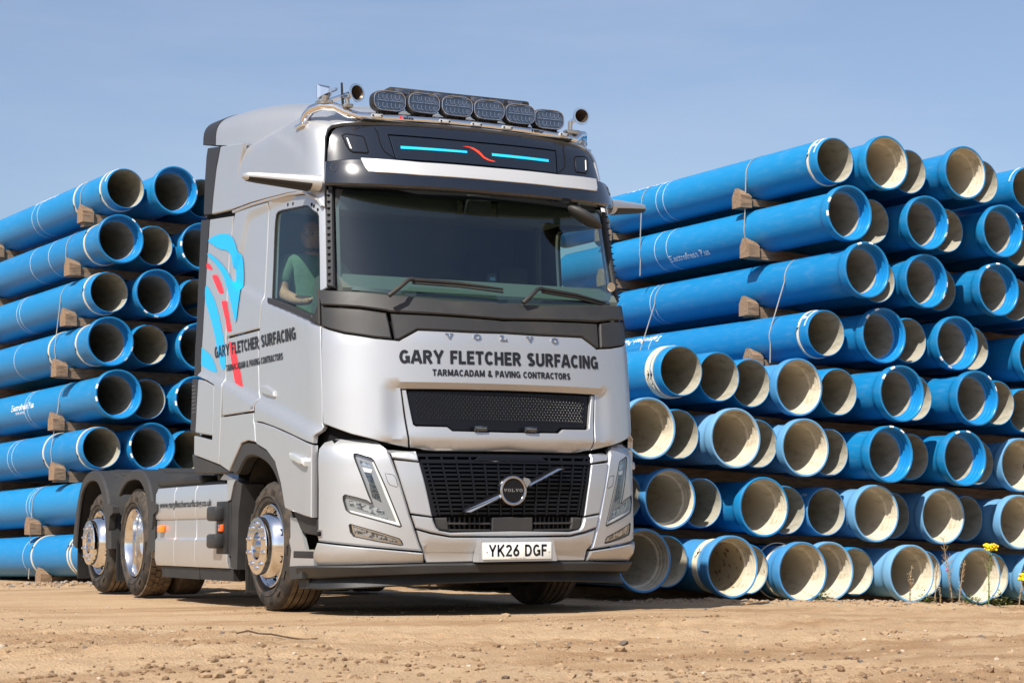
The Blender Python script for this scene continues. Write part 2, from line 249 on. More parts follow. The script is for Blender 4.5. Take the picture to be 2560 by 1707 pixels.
OUT={
 'door':[(-2.279,2.994),(-1.817,2.962),(-1.521,2.923),(-1.376,2.875),(-1.301,2.821),(-1.263,2.816),(-1.264,2.716),(-1.272,2.441),(-1.277,2.229),(-1.328,2.209),(-1.347,1.961),(-1.355,1.823),(-1.349,1.497),(-1.347,1.294),(-1.347,1.29),(-1.336,1.266),(-1.351,1.241),(-1.404,1.204),(-1.413,1.156),(-1.961,1.273),(-2.164,1.312),(-2.389,1.351),(-2.554,1.369),(-2.55,1.486),(-2.5,1.54),(-2.527,1.575),(-2.535,1.734),(-2.531,1.795),(-2.485,2.048),(-2.407,2.273),(-2.348,2.622),(-2.32,2.821)],
 'door_glass':[(-2.043,2.887),(-2.124,2.888),(-2.165,2.871),(-2.186,2.822),(-2.201,2.755),(-2.228,2.5),(-2.263,2.254),(-1.848,2.145),(-1.484,2.046),(-1.44,2.039),(-1.388,2.094),(-1.35,2.224),(-1.342,2.446),(-1.337,2.743),(-1.352,2.769),(-1.503,2.836),(-1.6,2.85)],
 'cab_rear':[(-2.299,2.989),(-2.638,3.008),(-3.024,3.026),(-3.074,2.934),(-3.104,2.844),(-3.153,2.689),(-3.21,2.356),(-3.237,2.058),(-2.494,2.05),(-2.416,2.274),(-2.357,2.623),(-2.332,2.823)],
 'cab_locker':[(-3.223,2.046),(-2.501,2.041),(-2.545,1.796),(-2.538,1.734),(-2.533,1.576),(-2.506,1.54),(-2.557,1.487),(-2.568,1.444),(-3.292,1.448),(-3.286,1.731),(-3.272,1.855)],
 'arch_rear':[(-3.318,1.442),(-2.569,1.435),(-2.567,1.369),(-2.545,1.34),(-2.521,1.212),(-2.702,1.232),(-2.838,1.219),(-2.982,1.116),(-3.106,1.018),(-3.346,1.078)],
 'arch_front':[(-2.547,1.365),(-2.389,1.347),(-2.164,1.31),(-1.96,1.268),(-1.732,1.221),(-1.418,1.149),(-1.419,1.143),(-1.421,0.877),(-1.422,0.655),(-1.624,0.686),(-1.892,0.726),(-1.98,0.902),(-2.098,1.052),(-2.294,1.145),(-2.505,1.198),(-2.512,1.21)],
 'arch_trim':[(-3.098,1.014),(-3.007,1.125),(-2.895,1.209),(-2.819,1.226),(-2.757,1.228),(-2.645,1.221),(-2.51,1.201),(-2.294,1.147),(-2.098,1.052),(-1.98,0.902),(-1.892,0.724),(-1.932,0.726),(-1.99,0.828),(-2.071,0.908),(-2.164,0.99),(-2.308,1.059),(-2.506,1.106),(-2.655,1.12),(-2.777,1.108),(-2.857,1.053),(-2.956,0.985)],
 'fair_up':[(-3.428,3.609),(-2.862,3.535),(-2.94,3.398),(-3,3.241),(-3.079,3.046),(-3.354,3.065),(-3.608,3.086),(-3.579,3.238),(-3.519,3.445)],
 'fair_up_edge':[(-3.756,3.655),(-3.432,3.61),(-3.519,3.445),(-3.579,3.238),(-3.608,3.085),(-3.813,3.112),(-3.808,3.4),(-3.785,3.585)],
 'fair_main':[(-3.641,3.054),(-3.067,2.997),(-3.084,2.935),(-3.109,2.845),(-3.161,2.69),(-3.217,2.356),(-3.245,2.105),(-3.29,1.739),(-3.29,1.724),(-3.324,1.469),(-3.358,1.078),(-3.982,1.173),(-3.984,1.332),(-3.536,1.275),(-3.527,1.302),(-3.492,1.7),(-3.656,1.745),(-3.91,1.8),(-3.916,1.807),(-3.819,2.161),(-3.735,2.59),(-3.673,2.934)],
 'fair_cover':[(-3.905,1.778),(-3.742,1.757),(-3.5,1.696),(-3.531,1.305),(-3.981,1.349),(-3.95,1.566)],
 'fair_edge':[(-3.873,3.081),(-3.647,3.055),(-3.735,2.59),(-3.819,2.161),(-3.922,1.799),(-4.083,1.815),(-3.985,2.177),(-3.929,2.614)],
 'fair_edge_low':[(-4.065,1.796),(-3.913,1.779),(-3.95,1.566),(-3.985,1.35),(-4.121,1.374),(-4.088,1.636)],
 'fair_foot':[(-4.078,1.189),(-3.988,1.172),(-3.666,1.126),(-3.357,1.076),(-3.111,1.016),(-3.155,1.007),(-3.373,1.006),(-3.973,1.024),(-4.031,1.093)],
 'blue_blade':[(-3.67,2.888),(-3.537,2.902),(-3.377,2.896),(-3.246,2.88),(-3.104,2.846),(-3.014,2.78),(-2.951,2.694),(-2.893,2.654),(-2.863,2.567),(-2.857,2.482),(-2.87,2.409),(-2.902,2.354),(-2.935,2.275),(-2.996,2.131),(-3.037,2.194),(-3.103,2.31),(-3.171,2.402),(-3.217,2.463),(-3.281,2.543),(-3.399,2.627),(-3.534,2.7),(-3.686,2.762),(-3.687,2.79),(-3.48,2.717),(-3.295,2.632),(-3.17,2.559),(-3.102,2.502),(-3.051,2.466),(-3.033,2.504),(-3.043,2.564),(-3.076,2.645),(-3.128,2.713),(-3.244,2.752),(-3.362,2.77),(-3.536,2.827),(-3.67,2.879)],
 'blue_edge':[(-3.746,2.543),(-3.639,2.482),(-3.532,2.4),(-3.452,2.314),(-3.375,2.203),(-3.323,2.096),(-3.284,2.008),(-3.269,1.956),(-3.283,1.818),(-3.348,1.806),(-3.399,1.84),(-3.442,1.911),(-3.478,2.017),(-3.524,2.115),(-3.586,2.207),(-3.666,2.302),(-3.764,2.418)],
 'blue_low':[(-3.85,2.033),(-3.762,1.999),(-3.646,1.958),(-3.574,1.905),(-3.517,1.841),(-3.491,1.801),(-3.596,1.817),(-3.73,1.845),(-3.887,1.892)],
 'red_a':[(-3.713,2.712),(-3.641,2.688),(-3.586,2.655),(-3.567,2.635),(-3.586,2.63),(-3.654,2.646),(-3.72,2.666)],
 'red_b':[(-3.572,2.588),(-3.505,2.585),(-3.446,2.574),(-3.399,2.54),(-3.334,2.481),(-3.289,2.416),(-3.308,2.409),(-3.386,2.418),(-3.42,2.439),(-3.492,2.5),(-3.572,2.574)],
 'red_c':[(-3.347,2.354),(-3.243,2.346),(-3.21,2.337),(-3.192,2.286),(-3.144,2.18),(-3.105,2.1),(-3.124,2.091),(-3.2,2.095),(-3.224,2.112),(-3.246,2.19),(-3.295,2.263)],
 'red_d':[(-3.181,2.017),(-3.106,2.008),(-3.059,1.987),(-3.003,1.866),(-2.934,1.754),(-2.882,1.64),(-3.06,1.686),(-3.131,1.818),(-3.159,1.912)],
 'txt_side1':[(-3.533,1.917),(-1.751,1.895),(-1.735,1.991),(-3.518,2.012)],
 'txt_side2':[(-3.266,1.794),(-2.019,1.782),(-2.017,1.83),(-3.265,1.841)],
 'handle':[(-2.483,1.631),(-2.356,1.625),(-2.173,1.571),(-2.167,1.524),(-2.183,1.516),(-2.359,1.542),(-2.448,1.567)],
 'handle_cup':[(-2.475,1.718),(-2.353,1.698),(-2.234,1.65),(-2.18,1.607),(-2.167,1.513),(-2.263,1.502),(-2.448,1.564),(-2.486,1.64)],
 'side_lamp':[(-1.778,1.112),(-1.608,1.09),(-1.472,1.062),(-1.458,1.04),(-1.46,1.006),(-1.602,1.034),(-1.737,1.058)],
 'sticker':[(-2.637,1.485),(-2.56,1.484),(-2.566,1.449),(-2.643,1.45)],
 'trim_below_wing':[(-1.876,0.715),(-1.624,0.683),(-1.419,0.65),(-1.411,0.537),(-1.622,0.552),(-1.709,0.576),(-1.798,0.653)],
 'cable_hole':[(-1.393,0.578),(-1.349,0.574),(-1.348,0.523),(-1.387,0.526)],
 'window_holes':[(-1.915,2.905),(-1.811,2.895),(-1.436,2.835),(-1.403,2.819),(-1.355,2.79)],
 'upper_seam':[(-1.259,2.848)],
 'cowl_top':[(-1.355,2.219),(-1.28,2.205),(-1.025,2.186),(-0.822,2.164),(-0.356,2.13),(-0.049,2.135),(0,2.125),(0.049,2.135),(0.356,2.13),(0.822,2.164),(1.025,2.186),(1.28,2.205),(1.355,2.219),(1.331,2.1),(1.038,2.071),(0.855,2.044),(0.839,2.038),(0.073,2.014),(0,2.012),(-0.073,2.014),(-0.839,2.038),(-0.855,2.044),(-1.038,2.071),(-1.331,2.1)],
 'cowl_side':[(-1.338,2.093),(-1.039,2.064),(-0.859,2.036),(-0.846,1.958),(-0.835,1.854),(-0.948,1.863),(-1.161,1.898),(-1.277,1.933),(-1.344,1.958)],
 'cowl_mid':[(-0.835,2.033),(-0.492,2.023),(-0.073,2.011),(0,2.005),(0.073,2.011),(0.492,2.023),(0.835,2.033),(0.821,1.851),(0.788,1.849),(0.654,1.921),(0.267,1.915),(0,1.918),(-0.267,1.915),(-0.654,1.921),(-0.788,1.849),(-0.821,1.851)],
 'cowl_end':[(-1.358,2.224),(-1.327,2.214),(-1.344,1.961),(-1.427,1.984),(-1.475,2.013),(-1.398,2.041),(-1.355,2.113)],
 'front_silver':[(-1.34,1.952),(-1.278,1.928),(-1.161,1.893),(-0.949,1.857),(-0.828,1.847),(-0.788,1.842),(-0.651,1.916),(-0.267,1.91),(0,1.914),(0.267,1.91),(0.651,1.916),(0.788,1.842),(0.828,1.847),(0.949,1.857),(1.161,1.893),(1.278,1.928),(1.34,1.952),(1.352,1.812),(1.35,1.393),(1.343,1.289),(1.126,1.212),(0.92,1.16),(0.729,1.122),(0.76,1.344),(0.778,1.518),(0.737,1.519),(0,1.522),(-0.737,1.519),(-0.778,1.518),(-0.76,1.344),(-0.729,1.122),(-0.92,1.16),(-1.126,1.212),(-1.343,1.289),(-1.35,1.393),(-1.352,1.812)],
 'badge_bar':[(-0.777,1.845),(0,1.85)],
 'vent_panel':[(-0.774,1.514),(-0.739,1.514),(-0.718,1.397),(-0.696,1.28),(-0.68,1.269),(-0.455,1.266),(-0.419,1.238),(0,1.234),(0.419,1.238),(0.455,1.266),(0.68,1.269),(0.696,1.28),(0.718,1.397),(0.739,1.514),(0.774,1.514),(0.754,1.344),(0.723,1.123),(0.53,1.108),(0,1.114),(-0.53,1.108),(-0.723,1.123),(-0.754,1.344)],
 'vent_grille':[(-0.735,1.514),(0,1.516),(0.735,1.514),(0.72,1.408),(0.7,1.312),(0.685,1.275),(0.45,1.272),(0.41,1.242),(0,1.24),(-0.41,1.242),(-0.45,1.272),(-0.685,1.275),(-0.7,1.312),(-0.72,1.408)],
 'bump_corner':[(-1.406,1.122),(-1.36,1.17),(-1.2,1.205),(-1.06,1.195),(-0.95,1.168),(-0.886,1.112),(-0.855,1.041),(-0.799,0.869),(-0.739,0.664),(-0.711,0.581),(-0.682,0.497),(-0.654,0.427),(-1.022,0.461),(-1.4,0.498),(-1.4,0.857)],
 'hl':[(-1.113,1.079),(-1.1,1.085),(-0.997,1.05),(-0.979,1.032),(-0.898,0.842),(-0.8,0.597),(-0.809,0.591),(-0.888,0.615),(-1.018,0.652),(-1.139,0.686),(-1.168,0.708),(-1.188,0.773),(-1.188,0.798),(-1.174,0.809),(-1.094,0.789),(-1.029,0.769),(-1.004,0.751),(-0.993,0.751),(-1.017,0.804),(-1.071,0.952),(-1.111,1.061)],
 'hl_drl':[(-0.992,1.021),(-0.978,1.026),(-0.898,0.839),(-0.803,0.599),(-0.817,0.597),(-1.018,0.655),(-1.139,0.689),(-1.151,0.705),(-1.018,0.671),(-0.833,0.622),(-0.909,0.804)],
 'hl_cell1':[(-1.046,0.957),(-0.999,0.948),(-0.974,0.875),(-1.017,0.888)],
 'hl_cell2':[(-1.016,0.885),(-0.972,0.872),(-0.952,0.819),(-1.004,0.823)],
 'hl_cell3':[(-1.002,0.819),(-0.95,0.816),(-0.931,0.755),(-0.993,0.788)],
 'hl_top':[(-1.077,1.036),(-1.003,1.014),(-0.993,0.984),(-1.067,1.006)],
 'hl_white':[(-1.059,0.99),(-0.99,0.975),(-0.999,0.951),(-1.046,0.96)],
 'hl_low1':[(-1.156,0.77),(-1.103,0.762),(-1.078,0.71),(-1.148,0.735)],
 'hl_low2':[(-1.1,0.759),(-1.007,0.731),(-0.991,0.679),(-1.075,0.708)],
 'hl_low3':[(-1.004,0.729),(-0.912,0.702),(-0.889,0.642),(-0.987,0.677)],
 'fog':[(-1.148,0.607),(-1.137,0.613),(-0.98,0.568),(-0.816,0.516),(-0.799,0.5),(-0.788,0.475),(-0.799,0.47),(-0.963,0.498),(-1.116,0.531),(-1.139,0.561)],
 'fog_in':[(-1.128,0.599),(-0.98,0.555),(-0.832,0.511),(-0.813,0.486),(-0.963,0.512),(-1.111,0.547)],
 'tow_cap':[(-0.907,0.948),(-0.852,0.937),(-0.837,0.917),(-0.821,0.863),(-0.832,0.856),(-0.876,0.871),(-0.892,0.896)],
 'gr_top':[(-0.899,1.149),(-0.686,1.105),(-0.673,1.027),(-0.855,1.051),(-0.881,1.112)],
 'gr_side':[(-0.849,1.039),(-0.671,1.021),(-0.628,0.841),(-0.589,0.658),(-0.739,0.68),(-0.799,0.869)],
 'gr_low':[(-0.737,0.672),(-0.587,0.653),(-0.58,0.627),(-0.563,0.589),(-0.541,0.568),(-0.464,0.555),(0,0.562),(0.464,0.555),(0.541,0.568),(0.563,0.589),(0.58,0.627),(0.587,0.653),(0.737,0.672),(0.705,0.581),(0.601,0.553),(0.463,0.528),(0,0.525),(-0.463,0.528),(-0.601,0.553),(-0.705,0.581)],
 'bump_mid':[(-0.701,0.574),(-0.601,0.546),(-0.463,0.522),(0,0.52),(0.463,0.522),(0.601,0.546),(0.701,0.574),(0.679,0.497),(0.647,0.423),(0.627,0.346),(0.299,0.35),(0,0.345),(-0.299,0.35),(-0.627,0.346),(-0.647,0.423),(-0.679,0.497)],
 'bump_low':[(-1.395,0.492),(-0.652,0.42),(-0.638,0.346),(-1.021,0.338),(-1.466,0.329),(-1.439,0.407)],
 'grille_bg':[(-0.681,1.105),(-0.439,1.102),(0,1.1),(0.439,1.102),(0.681,1.105),(0.669,1.024),(0.628,0.841),(0.584,0.66),(0.454,0.656),(0,0.655),(-0.454,0.656),(-0.584,0.66),(-0.628,0.841),(-0.669,1.024)],
 'grille_lowbg':[(-0.572,0.656),(0,0.655),(0.572,0.656),(0.563,0.589),(0.538,0.568),(0.464,0.559),(0,0.566),(-0.464,0.559),(-0.538,0.568),(-0.563,0.589)],
 'glow_corner':[(-0.574,0.653),(-0.484,0.654),(-0.469,0.563),(-0.538,0.568),(-0.558,0.585)],
 'glow_mid':[(-0.157,0.651),(0,0.655),(0.157,0.651),(0.157,0.559),(0,0.562),(-0.157,0.559)],
 'gr_bar':[(-0.643,0.999),(0.622,1.002)],
 'plate_back':[(-0.295,0.495),(-0.302,0.36),(0.282,0.358),(0.254,0.5)],
 'plate':[(-0.28,0.483),(0.248,0.487),(0.25,0.376),(-0.277,0.37)],
 'recess_tan':[(-0.598,0.349),(-0.492,0.431),(-0.342,0.439),(-0.356,0.351)],
 'emblem':[(-0.032,0.833),(-0.028,0.937),(-0.033,0.728),(-0.139,0.833),(0.076,0.834)],
 'bar_lo':[(-0.401,0.697),(-0.354,0.692),(-0.134,0.788),(-0.14,0.799)],
 'bar_hi':[(0.089,0.894),(0.098,0.875),(0.363,0.981),(0.325,0.983)],
 'volvo_top':[(-0.471,1.853),(0.427,1.861)],
 'volvo_top2':[(-0.467,1.896),(0.433,1.904)],
 'gary':[(-0.794,1.692),(0.786,1.703),(0.792,1.787),(-0.793,1.773)],
 'tarm':[(-0.557,1.608),(0.518,1.614),(0.521,1.659),(-0.556,1.647)],
 'front_black':[(-1.245,3.131),(-1.233,3.218),(-1.209,3.305),(-1.174,3.366),(-1.132,3.393),(-1.038,3.409),(-0.891,3.416),(-0.45,3.43),(0,3.432),(0.45,3.43),(0.891,3.416),(1.038,3.409),(1.132,3.393),(1.174,3.366),(1.209,3.305),(1.233,3.218),(1.245,3.131),(1.242,3.104),(0.901,3.101),(0,3.1),(-0.901,3.101),(-1.242,3.104)],
 'lid_a':[(-0.824,3.39),(-0.806,3.351),(-0.801,3.299),(-0.788,3.244),(-0.766,3.207),(-0.686,3.155)],
 'lid':[(-0.724,3.34),(-0.687,3.148),(0,3.15),(0.687,3.148),(0.724,3.34),(0,3.335)],
 'lamp_up':[(-1.091,3.323),(-1.06,3.335),(-0.931,3.318),(-0.917,3.309),(-0.894,3.203),(-0.903,3.191),(-1.014,3.196),(-1.042,3.214),(-1.063,3.251)],
 'lamp_up_strip':[(-1.058,3.304),(-1.046,3.302),(-1.019,3.219),(-1.034,3.223)],
 'blue1':[(-0.641,3.255),(-0.102,3.256),(-0.103,3.239),(-0.641,3.234)],
 'blue2':[(0.108,3.256),(0.624,3.256),(0.619,3.235),(0.107,3.235)],
 'red_s':[(-0.135,3.289),(-0.088,3.291),(-0.043,3.285),(-0.001,3.265),(0.019,3.245),(0.038,3.223),(0.076,3.205),(0.132,3.193),(0.102,3.19),(0.057,3.198),(0.025,3.214),(0,3.238),(-0.035,3.264),(-0.078,3.284)],
 'visor':[(-1.302,3.117),(-1.149,3.121),(-1.023,3.121),(-0.576,3.101),(0,3.1),(0.576,3.101),(1.023,3.121),(1.149,3.121),(1.302,3.117),(1.285,2.944),(1.16,2.931),(1.003,2.921),(0.695,2.909),(0,2.905),(-0.695,2.909),(-1.003,2.921),(-1.16,2.931),(-1.285,2.944)],
 'visor_strip':[(-1.019,3.117),(-0.577,3.093),(0,3.09),(0.577,3.093),(1.019,3.117),(0.984,3.041),(0.961,3.019),(0.88,3.013),(0.585,3),(0,2.998),(-0.585,3),(-0.88,3.013),(-0.961,3.019),(-0.984,3.041)],
 'visor_btn':[(-1.239,3.066),(-1.225,3.088),(-1.203,3.091),(-1.184,3.076),(-1.184,3.044),(-1.204,3.024),(-1.231,3.038)],
 'astrip':[(-1.25,2.927),(-1.185,2.922),(-1.204,2.235),(-1.202,2.213),(-1.276,2.229),(-1.263,2.585)],
 'glass':[(-1.179,2.92),(-1.109,2.93),(-0.633,2.91),(0,2.93),(0.633,2.91),(1.109,2.93),(1.179,2.92),(1.196,2.25),(1.17,2.219),(1.107,2.207),(0.705,2.172),(0,2.14),(-0.705,2.172),(-1.107,2.207),(-1.17,2.219),(-1.196,2.25)],
}
RIGHT=[(1,'p',5.799,2.491,4.316),(1,'b',6.295,2.285,4.296),(1,'p',6.821,2.589,4.297),(1,'b',7.385,2.353,4.293),(1,'p',7.873,2.672,4.287),(1,'p',8.585,2.728,4.275),(2,'b',5.767,2.226,3.730),(2,'p',6.282,2.547,3.723),(2,'b',6.822,2.309,3.714),(2,'p',7.334,2.630,3.712),(2,'b',7.910,2.395,3.711),(2,'p',8.429,2.716,3.636),(3,'b',5.857,2.078,3.139),(3,'p',6.337,2.542,3.115),(3,'b',6.830,2.355,3.112),(3,'p',7.312,2.747,3.096),(3,'b',7.818,2.387,3.078),(3,'p',8.319,2.707,3.030),(4,'p',5.641,2.496,2.531),(4,'b',6.187,2.259,2.509),(4,'p',6.714,2.527,2.502),(4,'b',7.208,2.351,2.479),(4,'p',7.693,2.700,2.470),(4,'b',8.379,2.431,2.381),(5,'p',3.554,1.925,2.038),(5,'p',4.041,2.032,2.006),(5,'p',4.525,2.218,1.972),(5,'b',5.015,2.103,1.941),(5,'p',5.587,2.242,1.917),(5,'b',6.157,1.957,1.899),(5,'p',6.640,2.374,1.894),(5,'b',7.230,2.091,1.889),(5,'p',7.731,2.365,1.868),(5,'p',8.219,2.494,1.805),(6,'b',3.072,1.712,1.483),(6,'p',3.558,2.005,1.450),(6,'b',4.052,1.779,1.413),(6,'p',4.533,2.130,1.381),(6,'b',5.023,2.028,1.348),(6,'p',5.508,2.306,1.319),(6,'b',6.005,1.969,1.294),(6,'p',6.491,2.268,1.286),(6,'b',6.985,2.019,1.268),(6,'p',7.467,2.411,1.245),(6,'b',7.959,2.286,1.218),(7,'p',2.921,1.997,0.871),(7,'b',3.413,1.926,0.847),(7,'p',3.902,2.159,0.814),(7,'b',4.403,1.846,0.772),(7,'p',4.888,2.188,0.745),(7,'p',5.377,2.198,0.731),(7,'b',5.868,2.045,0.712),(7,'p',6.350,2.418,0.695),(7,'b',6.843,2.215,0.683),(7,'p',7.330,2.446,0.663),(7,'b',7.829,2.188,0.622),(8,'b',2.783,1.355,0.294),(8,'p',3.262,1.761,0.276),(8,'b',3.753,1.420,0.226),(8,'p',4.224,1.873,0.191),(8,'b',4.705,1.671,0.161),(8,'b',5.209,1.928,0.158),(8,'p',5.684,2.167,0.142),(8,'b',6.169,1.894,0.121),(8,'p',6.642,2.302,0.104),(8,'b',7.131,2.027,0.081),(8,'p',7.609,2.392,0.066),(8,'b',8.101,2.208,0.039)]
LEFT=[(1,'p',0.045,8.388,4.547),(1,'b',0.591,8.214,4.543),(1,'p',1.036,8.575,4.532),(2,'b',-0.062,8.171,3.921),(2,'p',0.409,8.439,3.905),(2,'b',0.958,8.314,3.914),(3,'p',-0.137,8.362,3.321),(3,'b',0.407,8.237,3.323),(3,'p',0.968,8.517,3.319),(4,'b',-0.168,8.156,2.735),(4,'p',0.362,8.432,2.739),(4,'b',0.944,8.312,2.730),(5,'b',-0.077,8.108,2.131),(5,'p',0.364,8.493,2.110),(5,'b',0.910,8.307,2.103),(6,'p',-0.200,8.353,1.532),(6,'b',0.358,8.230,1.542),(6,'p',0.886,8.506,1.521)]
# ---------------------------------------------------------------- truck body skin and panels
def frame(T,p,z):
    e=1e-3
    P=skinpt(T,p,z); a=skinpt(T,np.asarray(p)+e,z)-skinpt(T,np.asarray(p)-e,z); b=skinpt(T,p,np.asarray(z)+e)-skinpt(T,p,np.asarray(z)-e)
    n=np.cross(a,b); n/=np.maximum(np.linalg.norm(n,axis=-1,keepdims=True),1e-9)
    s=np.sign(np.sum(n*(P-np.array([XC,.5,2.0])*np.array([1,1,0])-np.array([0,0,1])*P[...,2:3]*np.array([0,0,1])),axis=-1,keepdims=True)); s[s==0]=1
    return P,n*s
def area(q):
    x=q[:,0];y=q[:,1];return .5*np.sum(x*np.roll(y,-1)-np.roll(x,-1)*y)
def resample(q,step):
    o=[]
    for i in range(len(q)):
        a=q[i];b=q[(i+1)%len(q)];n=max(1,int(math.ceil(np.hypot(*(b-a))/step)))
        for k in range(n): o.append(a+(b-a)*k/n)
    return np.array(o)
def inset(q,d):
    n=len(q);e=np.roll(q,-1,0)-q;l=np.maximum(np.hypot(e[:,0],e[:,1]),1e-9)[:,None];nl=np.stack([-e[:,1],e[:,0]],1)/l
    m=np.roll(nl,1,0)+nl
    return q+m*(2*d/np.maximum(np.sum(m*m,1),.8)[:,None])
def inside(pts,q):
    x=pts[:,0];y=pts[:,1];r=np.zeros(len(pts),bool);n=len(q)
    for i in range(n):
        x0,y0=q[i];x1,y1=q[(i+1)%n]
        if y0==y1: continue
        c=((y0>y)!=(y1>y))&(x<(x1-x0)*(y-y0)/(y1-y0)+x0); r^=c
    return r
def segdist(pts,q,closed=True):
    d=np.full(len(pts),1e9);n=len(q)
    for i in range(n if closed else n-1):
        a=q[i];b=q[(i+1)%n];ab=b-a;L2=max(float(ab@ab),1e-12)
        t=np.clip(((pts-a)@ab)/L2,0,1);d=np.minimum(d,np.hypot(*(pts-(a+t[:,None]*ab)).T))
    return d
def clean(o):
    q=[np.array(o[0],float)]
    for a in o[1:]:
        a=np.array(a,float)
        if np.hypot(*(a-q[-1]))>.0025: q.append(a)
    if np.hypot(*(q[0]-q[-1]))<.0025: q.pop()
    q=np.array(q)
    return q if area(q)>0 else q[::-1]
def sstep(x): 
    x=np.clip(x,0,1);return x*x*(3-2*x)
SH_T=np.array([(-3.906,1.84),(-3.579,1.79),(-3.283,1.728),(-2.523,1.544),(-1.886,1.398),(-1.348,1.261),(-1.2,1.225)])
SH_B=np.array([(-3.906,1.80),(-3.283,1.703),(-2.541,1.497),(-1.885,1.349),(-1.404,1.212),(-1.2,1.16)])
POCKET=np.array([(-2.352,2.95),(-2.606,2.945),(-2.751,2.93),(-2.80,2.86),(-2.911,2.688),(-3.063,2.567),(-3.069,2.491),(-3.019,2.445),(-2.47,2.289),(-2.389,2.263),(-2.032,2.164),(-1.611,2.046),(-1.35,1.97),(-1.0,1.9),(-1.0,2.95)])
def rel_flank(p,z):
    pa=-np.abs(p)
    t=np.interp(pa,SH_T[:,0],SH_T[:,1]);b=np.interp(pa,SH_B[:,0],SH_B[:,1])
    h=.030*sstep((t-z)/np.maximum(t-b,.02))
    pts=np.stack([pa,z],-1).reshape(-1,2)
    d=segdist(pts,POCKET); ins=inside(pts,POCKET); sd=np.where(ins,-d,d).reshape(np.shape(p))
    h=h+.020*sstep((sd+.012)/.03)-.02
    return h
def rel_front(p,z):
    a=1-sstep((np.abs(p)-.80)/.12); b=1-sstep((z-1.528)/.028); c=sstep((z-1.12)/.22)
    lowroll=-.045*sstep((1.185-z)/.07)
    return -.030*a*b*(.35+.65*c)+lowroll
def rel_upper(p,z):   # swage above the cab door
    q=np.array([(-2.9,3.52),(-2.4,3.52),(-2.005,3.499),(-1.852,3.401),(-1.691,3.307),(-1.541,3.225),(-1.40,3.12)])
    pa=-np.abs(p);zz=np.interp(pa,q[:,0],q[:,1])
    return .020*sstep((zz-z+.01)/.035)*(1-sstep((pa+1.75)/.35))-.0
def panel(name,T,outl,m,parent,off=0.,t=.025,holes=(),gap=.003,grid=.06,relief=None,bev=.004,back=False,sharp=38):
    q=clean(outl)
    if gap: q=inset(q,gap)
    q=resample(q,grid)
    qi=inset(q,bev) if bev>0 else q
    loops=[qi]; hl=[]
    for h in holes:
        r=resample(clean(h),grid); hl.append(r); loops.append(r)
    lo=q.min(0);hi=q.max(0)
    gx=np.arange(lo[0]+grid*.5,hi[0],grid);gy=np.arange(lo[1]+grid*.5,hi[1],grid)
    G=np.array([(x+(grid*.25 if j%2 else 0),y) for j,y in enumerate(gy) for x in gx]).reshape(-1,2)
    if len(G):
        k=inside(G,qi)&(segdist(G,qi)>grid*.35)
        for r in hl: k&=~inside(G,r)&(segdist(G,r)>grid*.35)
        G=G[k]
    pts=np.concatenate(loops+[G]) if len(G) else np.concatenate(loops)
    edges=[];s=0
    for l in loops:
        n=len(l);edges+=[(s+i,s+(i+1)%n) for i in range(n)];s+=n
    r=delaunay_2d_cdt([Vector(p) for p in pts],edges,[],0,1e-7)
    V2=np.array([tuple(v) for v in r[0]]);F=[f for f in r[2]]
    C3=np.array([V2[list(f)].mean(0) for f in F]);k=inside(C3,qi)
    for h in hl:k&=~inside(C3,h)
    F=[f for f,b in zip(F,k) if b]
    orig=r[3]; m_={}
    for i,o in enumerate(orig):
        for w in o: m_[w]=i
    def at(P2,h):
        P,nn=frame(T,P2[:,0],P2[:,1])
        rl=relief(P2[:,0],P2[:,1]) if relief is not None else 0
        return P+nn*(h+rl+np.zeros(len(P2)))[:,None]
    V=list(at(V2,off)); n0=len(V2); ni=len(qi); MI=[0]*len(F)
    ring=[m_[i] for i in range(ni)]; SR=[ring]
    def band(a,b):
        n=len(a)
        for i in range(n):
            j=(i+1)%n;F.append((a[j],a[i],b[i],b[j]))
    if t>0:
        if bev>0:
            A=at(q,off-bev);i0=len(V);V+=list(A);ra=list(range(i0,i0+ni));band(ring,ra);SR.append(ra)
        else: ra=ring
        B=at(q,off-t);i0=len(V);V+=list(B);rb=list(range(i0,i0+ni));band(ra,rb)
        s=ni
        for h in hl:
            n=len(h);rh=[m_[s+i] for i in range(n)];s+=n;SR.append(rh)
            B=at(h,off-t);i0=len(V);V+=list(B);rb=list(range(i0,i0+n));band(rh,rb)
    # orient: outward normals
    f=F[0];a,b,c=(np.array(V[i]) for i in f[:3]);P,nn=frame(T,V2[f[0]][None,0],V2[f[0]][None,1])
    if np.dot(np.cross(b-a,c-a),nn[0])<0: F=[tuple(reversed(g)) for g in F]
    o=mk(name,V,F,m,parent,True,min(sharp,36)); me=o.data; n=len(V)
    E=np.empty(len(me.edges)*2,np.int32); me.edges.foreach_get('vertices',E); E=E.reshape(-1,2); key=E.min(1).astype(np.int64)*n+E.max(1)
    S=[]
    for R in SR: a=np.array(R);b=np.roll(a,-1);S.append(np.minimum(a,b).astype(np.int64)*n+np.maximum(a,b))
    at_=me.attributes.get('sharp_edge') or me.attributes.new('sharp_edge','BOOLEAN','EDGE'); v=np.zeros(len(me.edges),bool); at_.data.foreach_get('value',v); v|=np.isin(key,np.concatenate(S)); at_.data.foreach_set('value',v)
    return o
def chaikin(o,n=2):
    q=np.array(o,float)
    for _ in range(n):
        r=np.roll(q,-1,0); q=np.stack([q*.75+r*.25,q*.25+r*.75],1).reshape(-1,2)
    return [tuple(v) for v in q]
def mirror(o,parent=None,label=None):
    c=o.copy(); COL.objects.link(c); c.scale=(-1,1,1); c.location=(2*XC,0,0); c.parent=parent if parent is not None else o.parent
    for ch in o.children:
        d=ch.copy(); COL.objects.link(d); d.parent=c
    return c
